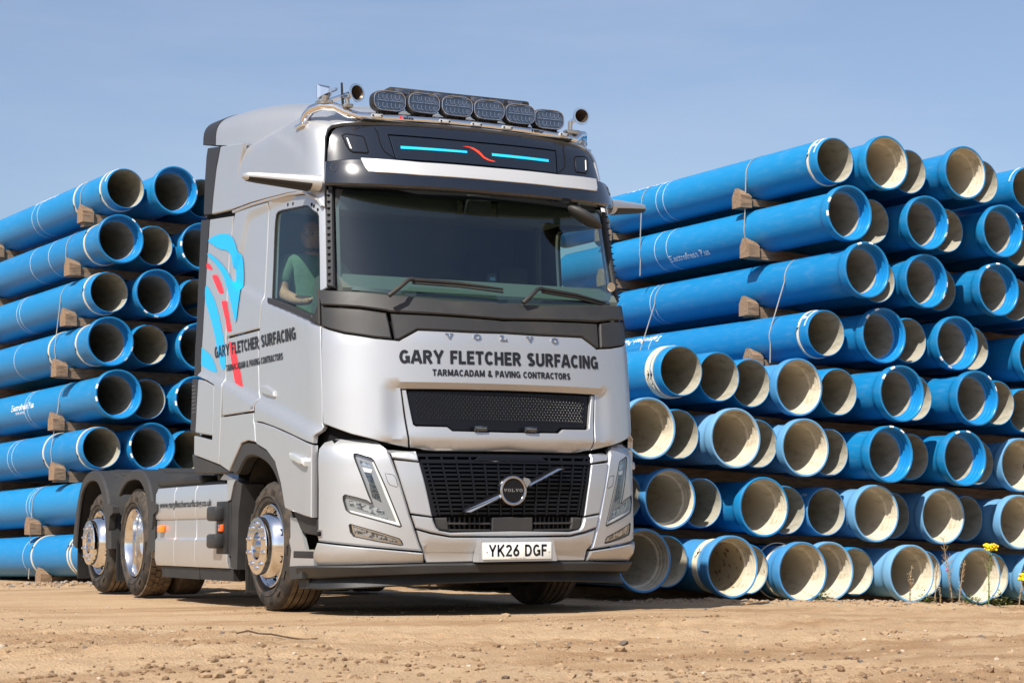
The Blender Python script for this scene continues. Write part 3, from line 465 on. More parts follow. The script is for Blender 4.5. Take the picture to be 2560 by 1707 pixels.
def mpo(o): return [(-a,b) for a,b in o]
_tc={}
def _arc(cx,cy,rx,ry,a0,a1,n=14): return [(cx+rx*math.cos(math.radians(a0+(a1-a0)*k/n)),cy+ry*math.sin(math.radians(a0+(a1-a0)*k/n))) for k in range(n+1)]
def strokefont(w):
    h=w/2; T=1-h*.9; B=h*.9
    G={}
    def A(c,adv,*st): G[c]=(adv,st)
    A('A',.80,[(h*.55,0),(.40-h*.35,1)],[(.80-h*.55,0),(.40+h*.35,1)],[(.17,.29),(.63,.29)])
    A('B',.70,[(h,0),(h,1)],[(h,T),(.36,T)]+_arc(.36,.76,.34-h,.24-h*.9,90,-90)+[(h,.52)],[(.36,.52)]+_arc(.38,.27,.32-h*.6,.27-h*.9,90,-90)+[(h,B)])
    A('C',.72,_arc(.385,.5,.385-h,.5-h*.9,42,318,22))
    A('D',.74,[(h,0),(h,1)],[(h,T),(.32,T)]+_arc(.32,.5,.42-h,.5-h*.9,90,-90,18)+[(h,B)])
    A('E',.60,[(h,0),(h,1)],[(h,T),(.59,T)],[(h,.51),(.54,.51)],[(h,B),(.60,B)])
    A('F',.57,[(h,0),(h,1)],[(h,T),(.57,T)],[(h,.49),(.52,.49)])
    A('G',.78,_arc(.39,.5,.39-h,.5-h*.9,45,360-48,24)+[(.78-h,.17),(.78-h,.46)],[(.44,.46),(.78,.46)])
    A('H',.74,[(h,0),(h,1)],[(.74-h,0),(.74-h,1)],[(h,.51),(.74-h,.51)])
    A('I',.24,[(.12,0),(.12,1)])
    A('K',.74,[(h,0),(h,1)],[(.72-h*.3,1),(h,.38)],[(.28,.56),(.74-h*.5,0)])
    A('L',.57,[(h,0),(h,1)],[(h,B),(.57,B)])
    A('M',.92,[(h,0),(h,1)],[(.92-h,0),(.92-h,1)],[(h*1.1,1),(.46,.12)],[(.92-h*1.1,1),(.46,.12)])
    A('N',.76,[(h,0),(h,1)],[(.76-h,0),(.76-h,1)],[(h,.98),(.76-h,.02)])
    A('O',.78,_arc(.39,.5,.39-h,.5-h*.9,0,360,30))
    A('P',.66,[(h,0),(h,1)],[(h,T),(.34,T)]+_arc(.34,.69,.32-h,.31-h*.9,90,-90)+[(h,.38+h*.9)])
    A('R',.72,[(h,0),(h,1)],[(h,T),(.35,T)]+_arc(.35,.70,.33-h,.30-h*.9,90,-90)+[(h,.40+h*.9)],[(.36,.46),(.70-h*.6,0)])
    A('S',.68,_arc(.34,.735,.33-h,.265-h*.9,30,268,14)+_arc(.34,.27,.34-h,.27-h*.9,88,-150,14))
    A('T',.66,[(.33,0),(.33,1)],[(0,T),(.66,T)])
    A('U',.74,[(h,1),(h,.34)]+_arc(.37,.34,.37-h,.34-h*.9,180,360,16)+[(.74-h,1)])
    A('V',.76,[(h*.55,1),(.38-h*.2,0)],[(.76-h*.55,1),(.38+h*.2,0)])
    A('Y',.76,[(h*.6,1),(.38,.42)],[(.76-h*.6,1),(.38,.42)],[(.38,0),(.38,.46)])
    A('&',.78,[(.76,.02),(.24,.62)]+_arc(.34,.78,.13,.22-h*.9,195,-20,10)+[(.20,.44)]+_arc(.32,.26,.32-h,.26-h*.9,130,370,16))
    A('2',.66,_arc(.33,.70,.33-h,.30-h*.9,165,-20,12)+[(h,B),(.66,B)])
    A('6',.66,[(.50,1)]+_arc(.33,.32,.33-h,.32-h*.9,150,510,22))
    A(' ',.34)
    return G
def stroke_glyphs(s,w,sp):
    G=strokefont(w);V=[];F=[];x=0
    for c in s:
        adv,st=G[c]
        for q in st:
            q=np.array([p for i,p in enumerate(q) if i==0 or math.hypot(p[0]-q[i-1][0],p[1]-q[i-1][1])>1e-4],float); cl=np.hypot(*(q[0]-q[-1]))<1e-6; n=len(q)
            if cl: q=q[:-1];n-=1
            nx_=np.roll(q,-1,0)-q; d=nx_/np.maximum(np.hypot(nx_[:,0],nx_[:,1]),1e-9)[:,None]; nn=np.stack([-d[:,1],d[:,0]],1)
            m=[]
            for i in range(n):
                if cl: a=nn[i-1];b=nn[i]
                else: a=nn[max(i-1,0)] if i>0 else nn[0]; b=nn[i] if i<n-1 else nn[n-2]
                mm=a+b; m.append(mm/max(float(mm@mm),1.1)*2*w/2)
            m=np.array(m);k=len(V)
            V+=[(x+p[0],p[1]) for p in q+m]+[(x+p[0],p[1]) for p in q-m]
            for i in range(n if cl else n-1):
                j=(i+1)%n;F.append((k+i,k+j,k+n+j,k+n+i))
        x+=adv+(sp if adv>.0 else 0)
    V=np.array(V); return V,F
def glyphs(s,bold=0.,font=None):
    k=(s,bold)
    if k not in _tc and bold=='h': _tc[k]=stroke_glyphs(s,.232,.085)
    if k not in _tc and bold=='p': _tc[k]=stroke_glyphs(s,.195,.125)
    if k in _tc: return _tc[k]
    cu=bpy.data.curves.new('t','FONT'); cu.body=s; cu.size=1; cu.offset=bold; cu.resolution_u=3; cu.fill_mode='FRONT'
    o=bpy.data.objects.new('t',cu); COL.objects.link(o); bpy.context.view_layer.update()
    me=o.evaluated_get(bpy.context.evaluated_depsgraph_get()).to_mesh()
    V=np.array([v.co[:2] for v in me.vertices]);F=[tuple(p.vertices) for p in me.polygons]
    o.to_mesh_clear(); bpy.data.objects.remove(o); bpy.data.curves.remove(cu)
    _tc[k]=(V,F); return V,F
def caph(bold=0.):
    if isinstance(bold,str): return 0.,1.
    V,_=glyphs('H',bold); return V[:,1].min(),V[:,1].max()
def text_on(name,T,s,p0,z0,p1,z1,h0,h1,m,parent,off=.004,bold=.02,relief=None):
    V,F=glyphs(s,bold); lo,hi=caph(bold); x0,x1=V[:,0].min(),V[:,0].max()
    u=(V[:,0]-x0)/(x1-x0); w=(V[:,1]-lo)/(hi-lo)
    pp=p0+(p1-p0)*u; zz=z0+(z1-z0)*u+w*(h0+(h1-h0)*u)
    P,nn=frame(T,pp,zz); rl=relief(pp,zz) if relief is not None else 0
    return mk(name,P+nn*(off+rl+np.zeros(len(pp)))[:,None],F,m,parent,True,None)
def slab_letters(s):
    """slab-serif capitals V O L as polygons in unit boxes -> list of (polys) with advance"""
    def stroke(a,b,w):
        a=np.array(a,float);b=np.array(b,float);d=(b-a)/np.hypot(*(b-a));n=np.array([-d[1],d[0]])*w/2
        return [a+n,b+n,b-n,a-n]
    out=[];x=0
    for c in s:
        if c=='V': out+= [(c,x,[(0,1),(.42,1),(.42,.88),(.34,.88),(.52,.30),(.70,.88),(.60,.88),(.60,1),(1,1),(1,.88),(.92,.88),(.58,0),(.44,0),(.08,.88),(0,.88)])]
        if c=='L': out+= [(c,x,[(0,1),(.5,1),(.5,.88),(.37,.88),(.37,.14),(.72,.14),(.78,.36),(.92,.36),(.92,0),(0,0),(0,.12),(.13,.12),(.13,.88),(0,.88)])]
        if c=='O':
            o=[(.5+.5*math.cos(t),.5+.52*math.sin(t)) for t in np.linspace(0,2*PI,25)]
            i=[(.5+.24*math.cos(t),.5+.38*math.sin(t)) for t in np.linspace(2*PI,0,25)]
            out+= [(c,x,o+i)]
        x+=1
    return out
# ---------------------------------------------------------------- ground height
def gz(x,y):
    """yard level: flat under the truck, falling gently towards the pipe stack at the far side"""
    return -.046*np.maximum(0,np.asarray(x,float)-1.2)
# ================================================================= TRUCK
TR=empty('tractor_unit',(0,0,0)); tag(TR,'silver three-axle lorry tractor unit with dark front visor and black company lettering','lorry')
def part(n): return n
# --- nose panels
fs=panel('front_panel',CABT,OUT['front_silver'],SILVER,TR,relief=rel_front,grid=.035,off=.012)
vp=panel('front_lower_panel',CABT,OUT['vent_panel'],SILVER,TR,relief=rel_front,grid=.035,off=.012)
vg=panel('air_vent',CABT,OUT['vent_grille'],GRILK,TR,off=-.022,t=.03,relief=lambda p,z:-.02+0*p,grid=.08)
# perforated holes of the vent: raised hex rims over dark centres, too small to count singly
mb=MB(); row=0
for k,zz in enumerate(np.arange(1.325,1.50,.0185)):
    for i,pp in enumerate(np.arange(-.66,.661,.0285)):
        q=pp+(.014 if k%2 else 0)
        if abs(q)>.70-.22*(1.51-zz)*.6-.02: continue
        P,nn=frame(CABT,np.array([q]),np.array([zz])); P=P[0]-nn[0]*.040
        V=[];
        for r,h in ((.0098,.0005),(.0078,.003),(.0060,.0005),(.0050,-.012)):
            for a in range(6):
                w=PI/3*a; V.append(P+nn[0]*h+np.array([1,0,0])*math.cos(w)*r+np.array([0,0,1])*math.sin(w)*r)
        F=[(j*6+a,j*6+(a+1)%6,(j+1)*6+(a+1)%6,(j+1)*6+a) for j in range(3) for a in range(6)]+[(18,19,20,21,22,23)]
        mb.add(V,F)
o=mb.done('vent_perforation',VENTR,vg,True,60); tag(o,kind='stuff')
for s in (-1,1):
    b=MB().box(-.05,.05,-.012,.012,-.019,.019,.008)
    o=b.done('strobe_lamp',LENSD,TR); P,nn=frame(CABT,np.array([XC+s*.195]),np.array([1.256])); o.location=P[0]+nn[0]*.002-Vector((0,0,0))
    for k in range(6):
        d=MB().box(-.005,.005,-.003,.003,-.005,.005).done('led',LENSC,o); d.location=(-.033+k*.0132,-.014,0)
# dark cowl below the windscreen
for n in ('cowl_top','cowl_mid'): panel('windscreen_cowl',CABT,OUT[n],PLAST,TR,off=.020 if n=='cowl_top' else .010,grid=.05,bev=.008)
for sgn in (0,1):
    q=OUT['cowl_side'] if not sgn else mpo(OUT['cowl_side'])
    panel('cowl_corner',CABT,q,PLAST,TR,off=.013,grid=.04,bev=.008)
    q=OUT['cowl_end'] if not sgn else mpo(OUT['cowl_end'])
    panel('cowl_end',CABT,q,PLASTK,TR,off=.026,grid=.04,bev=.008)
# maker's name in spaced slab capitals on the cowl bar
def letters_on(s,T,pa,pb,zb,h,wd,m,parent,off,name):
    L_=slab_letters(s)
    for k,(c,x,pl) in enumerate(L_):
        pc=pa+(pb-pa)*k/(len(s)-1)
        pts=np.array(pl)*np.array([wd,h])+np.array([pc-wd/2,zb])
        n=len(pts)
        if c=='O':
            o_=pts[:25];i_=pts[25:][::-1]
            V2=np.concatenate([o_,i_]);F=[(j,j+1,25+j+1,25+j) for j in range(24)]
        else:
            V2=pts;r=delaunay_2d_cdt([Vector(p) for p in V2],[(i,(i+1)%n) for i in range(n)],[],0,1e-7)
            V2=np.array([tuple(v) for v in r[0]]);F=[f for f in r[2] if inside(V2[list(f)].mean(0)[None],pts)[0]]
        P,nn=frame(T,V2[:,0],V2[:,1])
        rel=0
        top=P+nn*off;base=P+nn*(off-.012)
        V=list(top)+list(base);m_=len(V2)
        ed=[(i,(i+1)%n) for i in range(n)] if c!='O' else [(j,j+1) for j in range(24)]+[(25+j+1,25+j) for j in range(24)]
        FF=list(F)+[(m_+a,m_+b,b,a) for a,b in ed]
        mk(name,V,FF,m,parent,True,30)
letters_on('VOLVO',CABT,-.432,.395,1.862,.036,.058,CHROMED,TR,.022,'badge_letter')
tl=text_on('company_lettering',CABT,'GARY FLETCHER SURFACING',-.79,1.688,.79,1.698,.092,.092,INK,TR,off=.0155,bold='h')
tag(tl,kind='stuff'); tl=text_on('trade_lettering',CABT,'TARMACADAM & PAVING CONTRACTORS',-.56,1.607,.52,1.611,.045,.045,INK,TR,off=.0155,bold='h')
tag(tl,kind='stuff')
# --- windscreen and pillars
ws=panel('windscreen',CABT,OUT['glass'],GLASS,TR,off=-.012,t=0,bev=0,grid=.09)
for sgn in (0,1):
    q=OUT['astrip'] if not sgn else mpo(OUT['astrip'])
    a=panel('pillar_trim',CABT,q,EDGEK,TR,off=.014,t=.05,grid=.06,bev=.01)
    mb=MB()
    for zz in np.arange(2.27,2.92,.047):
        pc=-(1.222+(2.93-zz)*.035)*(1 if not sgn else -1); P,nn=frame(CABT,np.array([pc]),np.array([zz])); P=P[0]+nn[0]*.016
        mb.box(P[0]-.010,P[0]+.010,P[1]-.010,P[1]+.010,P[2]-.005,P[2]+.005,.002)
    tag(mb.done('pillar_rib',GRILK,a),kind='stuff')
# inner black frit border round the screen
gl=clean(OUT['glass']); 
panel('screen_border',CABT,OUT['glass'],EDGEK,TR,off=-.016,t=0,bev=0,grid=.09,holes=[[tuple(v) for v in inset(gl,.030)]])
# --- upper nose
panel('upper_front_panel',CABT,OUT['front_black'],GLOSSK,TR,off=.004,grid=.05,bev=.01,holes=[inset(clean(OUT['lid']),-.004).tolist()])
lid=panel('locker_lid',CABT,OUT['lid'],GLOSSK,TR,off=.007,grid=.06,bev=.006,gap=.004)
for sgn in (0,1):
    mm=(lambda q:q) if not sgn else mpo
    lq=mm([(a,b) for a,b in OUT['lid_a']])
    V=[];F=[]
    q=np.array(lq);qq=resample(q,.03)[:-12] if False else np.concatenate([q[i]+(q[i+1]-q[i])*np.linspace(0,1,8,endpoint=False)[:,None] for i in range(len(q)-1)]+[q[-1:]])
    P,nn=frame(CABT,qq[:,0],qq[:,1]); MB_=MB().tube([tuple(p) for p in P+nn*.006],.0035,6); MB_.done('lid_seam',DARK,TR)
    l=panel('position_lamp',CABT,mm(OUT['lamp_up']),GLOSSK,TR,off=.009,grid=.05,bev=.006,gap=0,t=.02)
    b=clean(mm(OUT['lamp_up'])); b=resample(b,.02); P,nn=frame(CABT,b[:,0],b[:,1]); P=P+nn*.006
    MB().tube([tuple(p) for p in P]+[tuple(P[0])],.0042,6).done('lamp_rim',DARK,l)
    panel('lamp_strip',CABT,mm(OUT['lamp_up_strip']),LENSW,l,off=.013,t=.006,gap=0,bev=.002,grid=.03)
for n in ('blue1','blue2'): panel('blue_stripe',CABT,OUT[n],BLUEU,TR,off=.0105,t=0,gap=0,bev=0,grid=.06)
panel('red_flash',CABT,OUT['red_s'],REDU,TR,off=.0105,t=0,gap=0,bev=0,grid=.05)
vi=panel('sun_visor',VIST,OUT['visor'],GLOSSK,TR,off=.03,t=.05,grid=.05,bev=.014,gap=0)
panel('visor_strip',VIST,OUT['visor_strip'],STRIPW,vi,off=.036,t=.008,gap=0,bev=.003,grid=.06)
for sgn in (0,1):
    b=OUT['visor_btn'] if not sgn else mpo(OUT['visor_btn'])
    b=resample(clean(b),.01);P,nn=frame(VIST,b[:,0],b[:,1]);P=P+nn*.03
    MB().tube([tuple(p) for p in P]+[tuple(P[0])],.003,6).done('visor_button',PLAST,vi)
# --- bumper
for sgn in (0,1):
    mm=(lambda q:q) if not sgn else mpo
    hlh=inset(clean(mm(OUT['hl'])),-.003).tolist(); fgh=inset(clean(mm(OUT['fog'])),-.003).tolist()
    bc=panel('bumper_corner',BUMT,mm(OUT['bump_corner']),SILVER,TR,off=.010,t=.05,grid=.035,bev=.012,holes=[hlh,fgh],relief=lambda p,z:.014*sstep((z-.62)/.03)*0+.012*(1-sstep((np.abs(z-.545)-.07)/.03))*0)
    panel('bumper_lower_corner',BUMT,mm(OUT['bump_low']),SILVER,TR,off=.012,t=.05,grid=.04,bev=.006,relief=lambda p,z:-.05*sstep((.405-z)/.012)*np.clip((.405-z)/.07,0,1)+.006)
    panel('grille_surround_top',BUMT,mm(OUT['gr_top']),SILVER,TR,off=.006,t=.04,grid=.04,bev=.006,relief=lambda p,z:-.05*sstep((z-1.07)/.08))
    panel('grille_surround',BUMT,mm(OUT['gr_side']),SILVER,TR,off=.012,t=.04,grid=.05,bev=.006)
    h=panel('headlight',BUMT,mm(OUT['hl']),LAMPH,TR,off=-.010,t=.06,grid=.04,bev=.004,gap=0)
    panel('daylight_strip',BUMT,mm(OUT['hl_drl']),LENSW,h,off=.004,t=.012,gap=0,bev=.004,grid=.03)
    panel('indicator_cell',BUMT,mm(OUT['hl_top']),LENSC,h,off=-.006,t=.006,gap=0,bev=.001,grid=.03)
    panel('reflector_shelf',BUMT,mm(OUT['hl_white']),LENSW,h,off=-.005,t=.006,gap=0,bev=.001,grid=.03)
    for c in ('hl_cell1','hl_cell2','hl_cell3'): panel('lamp_cell',BUMT,mm(OUT[c]),LENSD,h,off=-.006,t=.006,gap=0,bev=.003,grid=.02)
    for c in ('hl_low1','hl_low2','hl_low3'): panel('lamp_cell',BUMT,mm(OUT[c]),LENSC,h,off=-.006,t=.006,gap=0,bev=.003,grid=.02)
    panel('headlight_glass',BUMT,mm(OUT['hl']),LGLASS,h,off=.009,t=0,gap=.002,bev=0,grid=.05)
    b=resample(clean(mm(OUT['hl'])),.025);P,nn=frame(BUMT,b[:,0],b[:,1]);P=P+nn*.008
    MB().tube([tuple(p) for p in P]+[tuple(P[0])],.0045,6).done('headlight_seal',PLASTK,h)
    g=panel('fog_lamp',BUMT,mm(OUT['fog']),CHROME,TR,off=-.012,t=.05,grid=.04,bev=.004,gap=0)
    panel('fog_reflector',BUMT,mm(OUT['fog_in']),LENSC,g,off=-.004,t=.008,gap=0,bev=.003,grid=.03)
    panel('fog_glass',BUMT,mm(OUT['fog']),LGLASS,g,off=.006,t=0,gap=.002,bev=0,grid=.05)
    b=resample(clean(mm(OUT['fog'])),.025);P,nn=frame(BUMT,b[:,0],b[:,1]);P=P+nn*.007
    MB().tube([tuple(p) for p in P]+[tuple(P[0])],.004,6).done('fog_seal',PLASTK,g)
    b=resample(clean(mm(OUT['tow_cap'])),.02);P,nn=frame(BUMT,b[:,0],b[:,1]);P=P+nn*.009
    MB().tube([tuple(p) for p in P]+[tuple(P[0])],.0022,5).done('tow_cap_seam',DARK,bc)
    panel('grille_end',BUMT,mm(OUT['glow_corner']),PLAST,TR,off=.004,t=.05,gap=.001,grid=.04,bev=.01)
panel('grille_frame',BUMT,OUT['gr_low'],SILVER,TR,off=.018,t=.05,grid=.05,bev=.010)
panel('bumper_centre',BUMT,OUT['bump_mid'],SILVER,TR,off=.012,t=.06,grid=.05,bev=.008,relief=lambda p,z:-.035*sstep((.455-z)/.035))
gb=panel('grille_back',BUMT,OUT['grille_bg'],DARK,TR,off=-.06,t=.01,grid=.1,bev=0,gap=0)
panel('lower_grille_back',BUMT,OUT['grille_lowbg'],DARK,TR,off=-.06,t=.01,grid=.1,bev=0,gap=0)
# grille slats and uprights follow the nose curve
def strip(name,T,p0,z0,p1,z1,hw,dep,off,m,parent,axis):
    n=max(2,int(max(abs(p1-p0)/.06,abs(z1-z0)/.1))+1);t=np.linspace(0,1,n);p=p0+(p1-p0)*t;z=z0+(z1-z0)*t
    V=[]
    for s in (-1,1):
        pp=p+(s*hw if axis=='v' else 0);zz=z+(s*hw if axis=='h' else 0)
        P,nn=frame(T,pp,zz);V+=list(P+nn*off)+list(P+nn*(off-dep))
    F=[]
    a,b,c,d=0,n,2*n,3*n
    for i in range(n-1):
        F+=[(a+i,a+i+1,c+i+1,c+i),(b+i,d+i,d+i+1,b+i+1),(a+i,b+i,b+i+1,a+i+1),(c+i,c+i+1,d+i+1,d+i)]
    F+=[(a,c,d,b),(a+n-1,b+n-1,d+n-1,c+n-1)]
    o=mk(name,V,F,m,parent,False)
    bm=bmesh.new();bm.from_mesh(o.data);bmesh.ops.recalc_face_normals(bm,faces=bm.faces);bm.to_mesh(o.data);bm.free()
    return o
def gw(z): return np.interp(z,[.66,.84,1.02,1.10],[.585,.632,.672,.688])
for k in range(12):
    z=.682+k*.0287; strip('slat',BUMT,-gw(z),z,gw(z),z,.0075,.03,-.004,GRILK,gb,'h')
for k in range(13):
    u=-.92+k*1.84/12; strip('grille_bar',BUMT,u*.585,.668,u*.668,1.012,.006,.045,.004,GRILK,gb,'v')
for sgn in (-1,1):
    for u in (-.94,): strip('grille_edge',BUMT,sgn*.575,.664,sgn*.668,1.016,.018,.04,.002,GRILK,gb,'v')
strip('top_grille_bar',BUMT,-.665,1.028,.665,1.028,.012,.05,.008,GRILK,gb,'h')
strip('top_grille_bar',BUMT,-.68,1.072,.68,1.072,.010,.05,-.004,GRILK,gb,'h')
for k in range(13):
    u=-.92+k*1.84/12
    if abs(u)>.40: strip('grille_bar',BUMT,u*.668,1.03,u*.676,1.075,.007,.05,.004,GRILK,gb,'v')
pl_=[(-.24,1.066),(.24,1.066),(.29,1.03),(-.29,1.03)]
panel('radar_cover',BUMT,pl_,GRILK,gb,off=.012,t=.03,gap=0,grid=.06,bev=.004)
# lower intake
panel('sensor_cover',BUMT,OUT['glow_mid'],PLAST,TR,off=.006,t=.05,gap=0,grid=.06,bev=.006)
for sgn in (-1,1):
    strip('intake_slat',BUMT,sgn*.17,.612,sgn*.485,.614,.006,.03,.0,PLAST,TR,'h')
    strip('intake_slat',BUMT,sgn*.17,.567,sgn*.475,.569,.006,.03,.0,PLAST,TR,'h')
    for k in range(8): strip('intake_bar',BUMT,sgn*(.20+k*.037),.565,sgn*(.20+k*.037),.655,.005,.02,-.03,PLASTK,TR,'v')
# round badge with its diagonal bar
PE,NE=frame(BUMT,np.array([-.012]),np.array([.833])); PE=Vector(PE[0])+Vector((-.004,0,0))
yB=PE.y-.035
bd=MB().lathe([(0,.0),(0,.083),(.02,.083)],48,'y',(PE.x,yB-.012,PE.z)).done('badge_disc',GRILK,TR)
pr=[(.03,.079),(-.012,.079),(-.020,.083),(-.022,.092),(-.018,.100),(-.006,.104),(.03,.104)]
MB().lathe(pr,64,'y',(PE.x,yB,PE.z)).done('badge_ring',CHROMED,TR)
a=math.radians(50)   # small arrow head at the upper right of the ring
M_=Matrix.Translation((PE.x+.104,yB-.012,PE.z+.058))@Matrix.Rotation(-math.radians(30),4,'Y')
MB().prism([(-.022,-.030),(.024,-.012),(.024,.012),(-.006,.040),(-.022,.03)],'y',-.012,.02,M=M_).done('badge_arrow',CHROMED,TR)
def bar(xa,za,xb,zb,w):
    A=np.array([xa,za]);B=np.array([xb,zb]);d=(B-A)/np.hypot(*(B-A));n=np.array([-d[1],d[0]])
    q=[A-n*w/2+d*(-.02),A+n*w/2+d*.03,B+n*w/2,B-n*w/2] if False else [A-n*w/2,A+n*w/2,B+n*w/2,B-n*w/2]
    return q
for q in ([(-.415,.690),(-.350,.688),(-.105,.786),(-.118,.812)],[(.078,.872),(.090,.852),(.375,.988),(.315,.985)]):
    A_=[(x,yB-.004,z) for x,z in q];B_=[(x,yB+.05,z) for x,z in q];m0=(np.array(q[0])+np.array(q[1]))/2;m1=(np.array(q[3])+np.array(q[2]))/2
    if abs(q[0][0]-q[1][0])>.05: m0=np.array(q[0])*.75+np.array(q[1])*.25; m1=(np.array(q[2])+np.array(q[3]))/2; ed=((0,1),(2,3))
    R_=[(m0[0],yB-.020,m0[1]),(m1[0],yB-.020,m1[1])] if abs(q[0][0]-q[1][0])>.05 else [((q[0][0]+q[1][0])/2,yB-.020,(q[0][1]+q[1][1])/2),((q[2][0]+q[3][0])/2,yB-.020,(q[2][1]+q[3][1])/2)]
    MB().add(A_+B_+R_,[(0,8,9,3),(1,2,9,8),(0,1,8),(2,3,9),(0,4,5,1),(1,5,6,2),(2,6,7,3),(3,7,4,0)]).done('badge_bar',CHROME,TR,False)
    qq=np.array(q);qq=qq+np.array([-.006,.012]); MB().prism([tuple(v) for v in qq],'y',yB+.0,yB+.05).done('badge_bar_back',GRILK,TR)
for k,(c,x,pl) in enumerate(slab_letters('VOLVO')):
    pts=np.array(pl)*np.array([.0255,.021])+np.array([PE.x-.0715+k*.0295,PE.z-.008]); n=len(pts)
    if c=='O':
        o_=pts[:25];i_=pts[25:][::-1];V2=np.concatenate([o_,i_]);F=[(j,j+1,25+j+1,25+j) for j in range(24)]
    else:
        r=delaunay_2d_cdt([Vector(p) for p in pts],[(i,(i+1)%n) for i in range(n)],[],0,1e-7);V2=np.array([tuple(v) for v in r[0]]);F=[f for f in r[2] if inside(V2[list(f)].mean(0)[None],pts)[0]]
    mk('badge_letter',[(a_,yB-.0145,b_) for a_,b_ in V2],F,CHROMED,bd,False)
# number plate in its holder
pbk=MB(); y0=-1.668
pbk.prism([(-.305,.355),(.290,.357),(.262,.500),(-.288,.500)],'y',y0+.008,y0+.10); pbk.done('plate_holder',SILVER,TR,True,30)
npl=MB().box(-.279,.243,y0-.002,y0+.006,.371,.484,.004).done('number_plate',PLATEW,TR,True,30); npl.rotation_euler=(0,0,0)
def plate_text(s,x0,z0,x1,h,bold,m,nm):
    V,F=glyphs(s,bold);lo,hi=caph(bold);a,b=V[:,0].min(),V[:,0].max()
    tl=mk(nm,[(x0+(x1-x0)*(u-a)/(b-a),y0-.0035,z0+h*(w-lo)/(hi-lo)) for u,w in V],F,m,npl,False); tag(tl,kind='stuff')
plate_text('YK26 DGF',-.236,.391,.205,.079,'p',INK,'registration')
plate_text('Crossroads Truck & Bus',-.075,.376,.048,.0062,.0,INK,'dealer_line')
for x in (-.254,.219): MB().lathe([(0,0),(-.004,.004),(-.004,.007),(.004,.008)][::-1],12,'y',(x,y0-.003,.428)).done('plate_screw',PLATEW,npl)
# valance and spoiler lip below the bumper
VAL=[(-1.80,.330),(-1.47,.335),(-1.05,.337),(-.64,.345),(0,.345),(.64,.345),(1.05,.337),(1.47,.335),(1.80,.330),(1.78,.242),(1.44,.248),(1.0,.262),(.5,.278),(0,.28),(-.5,.278),(-1.0,.262),(-1.44,.248),(-1.78,.242)]
panel('front_valance',BUMT,VAL,PLAST,TR,off=.004,t=.08,gap=0,grid=.06,bev=.01,relief=lambda p,z:-.05*np.clip((.325-z)/.08,0,1)+.02*np.exp(-((z-.285)/.012)**2))
LIP=[(-1.75,.24),(-1.40,.262),(-.9,.275),(0,.283),(.9,.275),(1.40,.262),(1.75,.24),(1.73,.172),(1.36,.170),(.9,.185),(.5,.200),(0,.205),(-.5,.200),(-.9,.185),(-1.36,.170),(-1.73,.172)]
panel('spoiler_lip',BUMT,LIP,PLASTK,TR,off=-.10,t=.10,gap=0,grid=.06,bev=.01,relief=lambda p,z:.045*np.clip((.27-z)/.08,0,1))
# --- flanks (near side built, far side mirrored)
rf=rel_flank
gl=clean(OUT['door_glass'])
dr=panel('door',CABT,OUT['door'],SILVER,TR,off=.010,t=.04,grid=.032,relief=rf,holes=[OUT['door_glass']],bev=.006)
panel('door_window',CABT,OUT['door_glass'],SGLASS,dr,off=-.022,t=0,gap=-.004,bev=0,grid=.15)
panel('window_rubber',CABT,inset(gl,-.012).tolist(),EDGEK,dr,off=-.012,t=.012,gap=0,bev=.002,grid=.05,holes=[inset(gl,.010).tolist()])
wb=[(-2.29,2.262),(-1.86,2.160),(-1.49,2.058),(-1.43,2.042),(-1.43,2.000),(-1.87,2.118),(-2.29,2.222)]
panel('waist_rubber',CABT,wb,EDGEK,dr,off=.016,t=.02,gap=0,bev=.005,grid=.06)
hp=panel('handle_recess',CABT,OUT['handle_cup'],SILVER,dr,off=-.004,t=.0,gap=.0,bev=.0,grid=.02,relief=lambda p,z:.010)
hn=panel('door_handle',CABT,OUT['handle'],SILVER,dr,off=.030,t=.035,gap=.004,bev=.012,grid=.03)
0 and panel('handle_shadow_gap',CABT,[(-2.47,1.625),(-2.36,1.612),(-2.33,1.60),(-2.36,1.595),(-2.47,1.61)],DARK,dr,off=.043,t=.004,gap=0,bev=0,grid=.05)
for p_,z_ in OUT['window_holes']:
    P,nn=frame(CABT,np.array([p_]),np.array([z_])); MB().lathe([(-.004,.0),(-.004,.013),(.004,.013)],12,'x',tuple(P[0]+nn[0]*-.012)).done('screw_hole',DARK,dr)
cr_=panel('cab_side',CABT,OUT['cab_rear'],SILVER,TR,off=.010,t=.04,grid=.032,relief=rf,bev=.006)
lk=panel('side_locker',CABT,OUT['cab_locker'],SILVER,TR,off=.010,t=.04,grid=.032,relief=rf,bev=.006)
ar=panel('wing_rear',CABT,OUT['arch_rear'],SILVER,TR,off=.010,t=.05,grid=.035,relief=rf,bev=.006)
af=panel('wing_front',CABT,OUT['arch_front'],SILVER,TR,off=.010,t=.05,grid=.035,relief=rf,bev=.006)
at_=panel('wheel_arch',CABT,chaikin(OUT['arch_trim']),PLAST,TR,off=.020,t=.09,gap=0,grid=.05,bev=.014,relief=lambda p,z:.008+0*p)
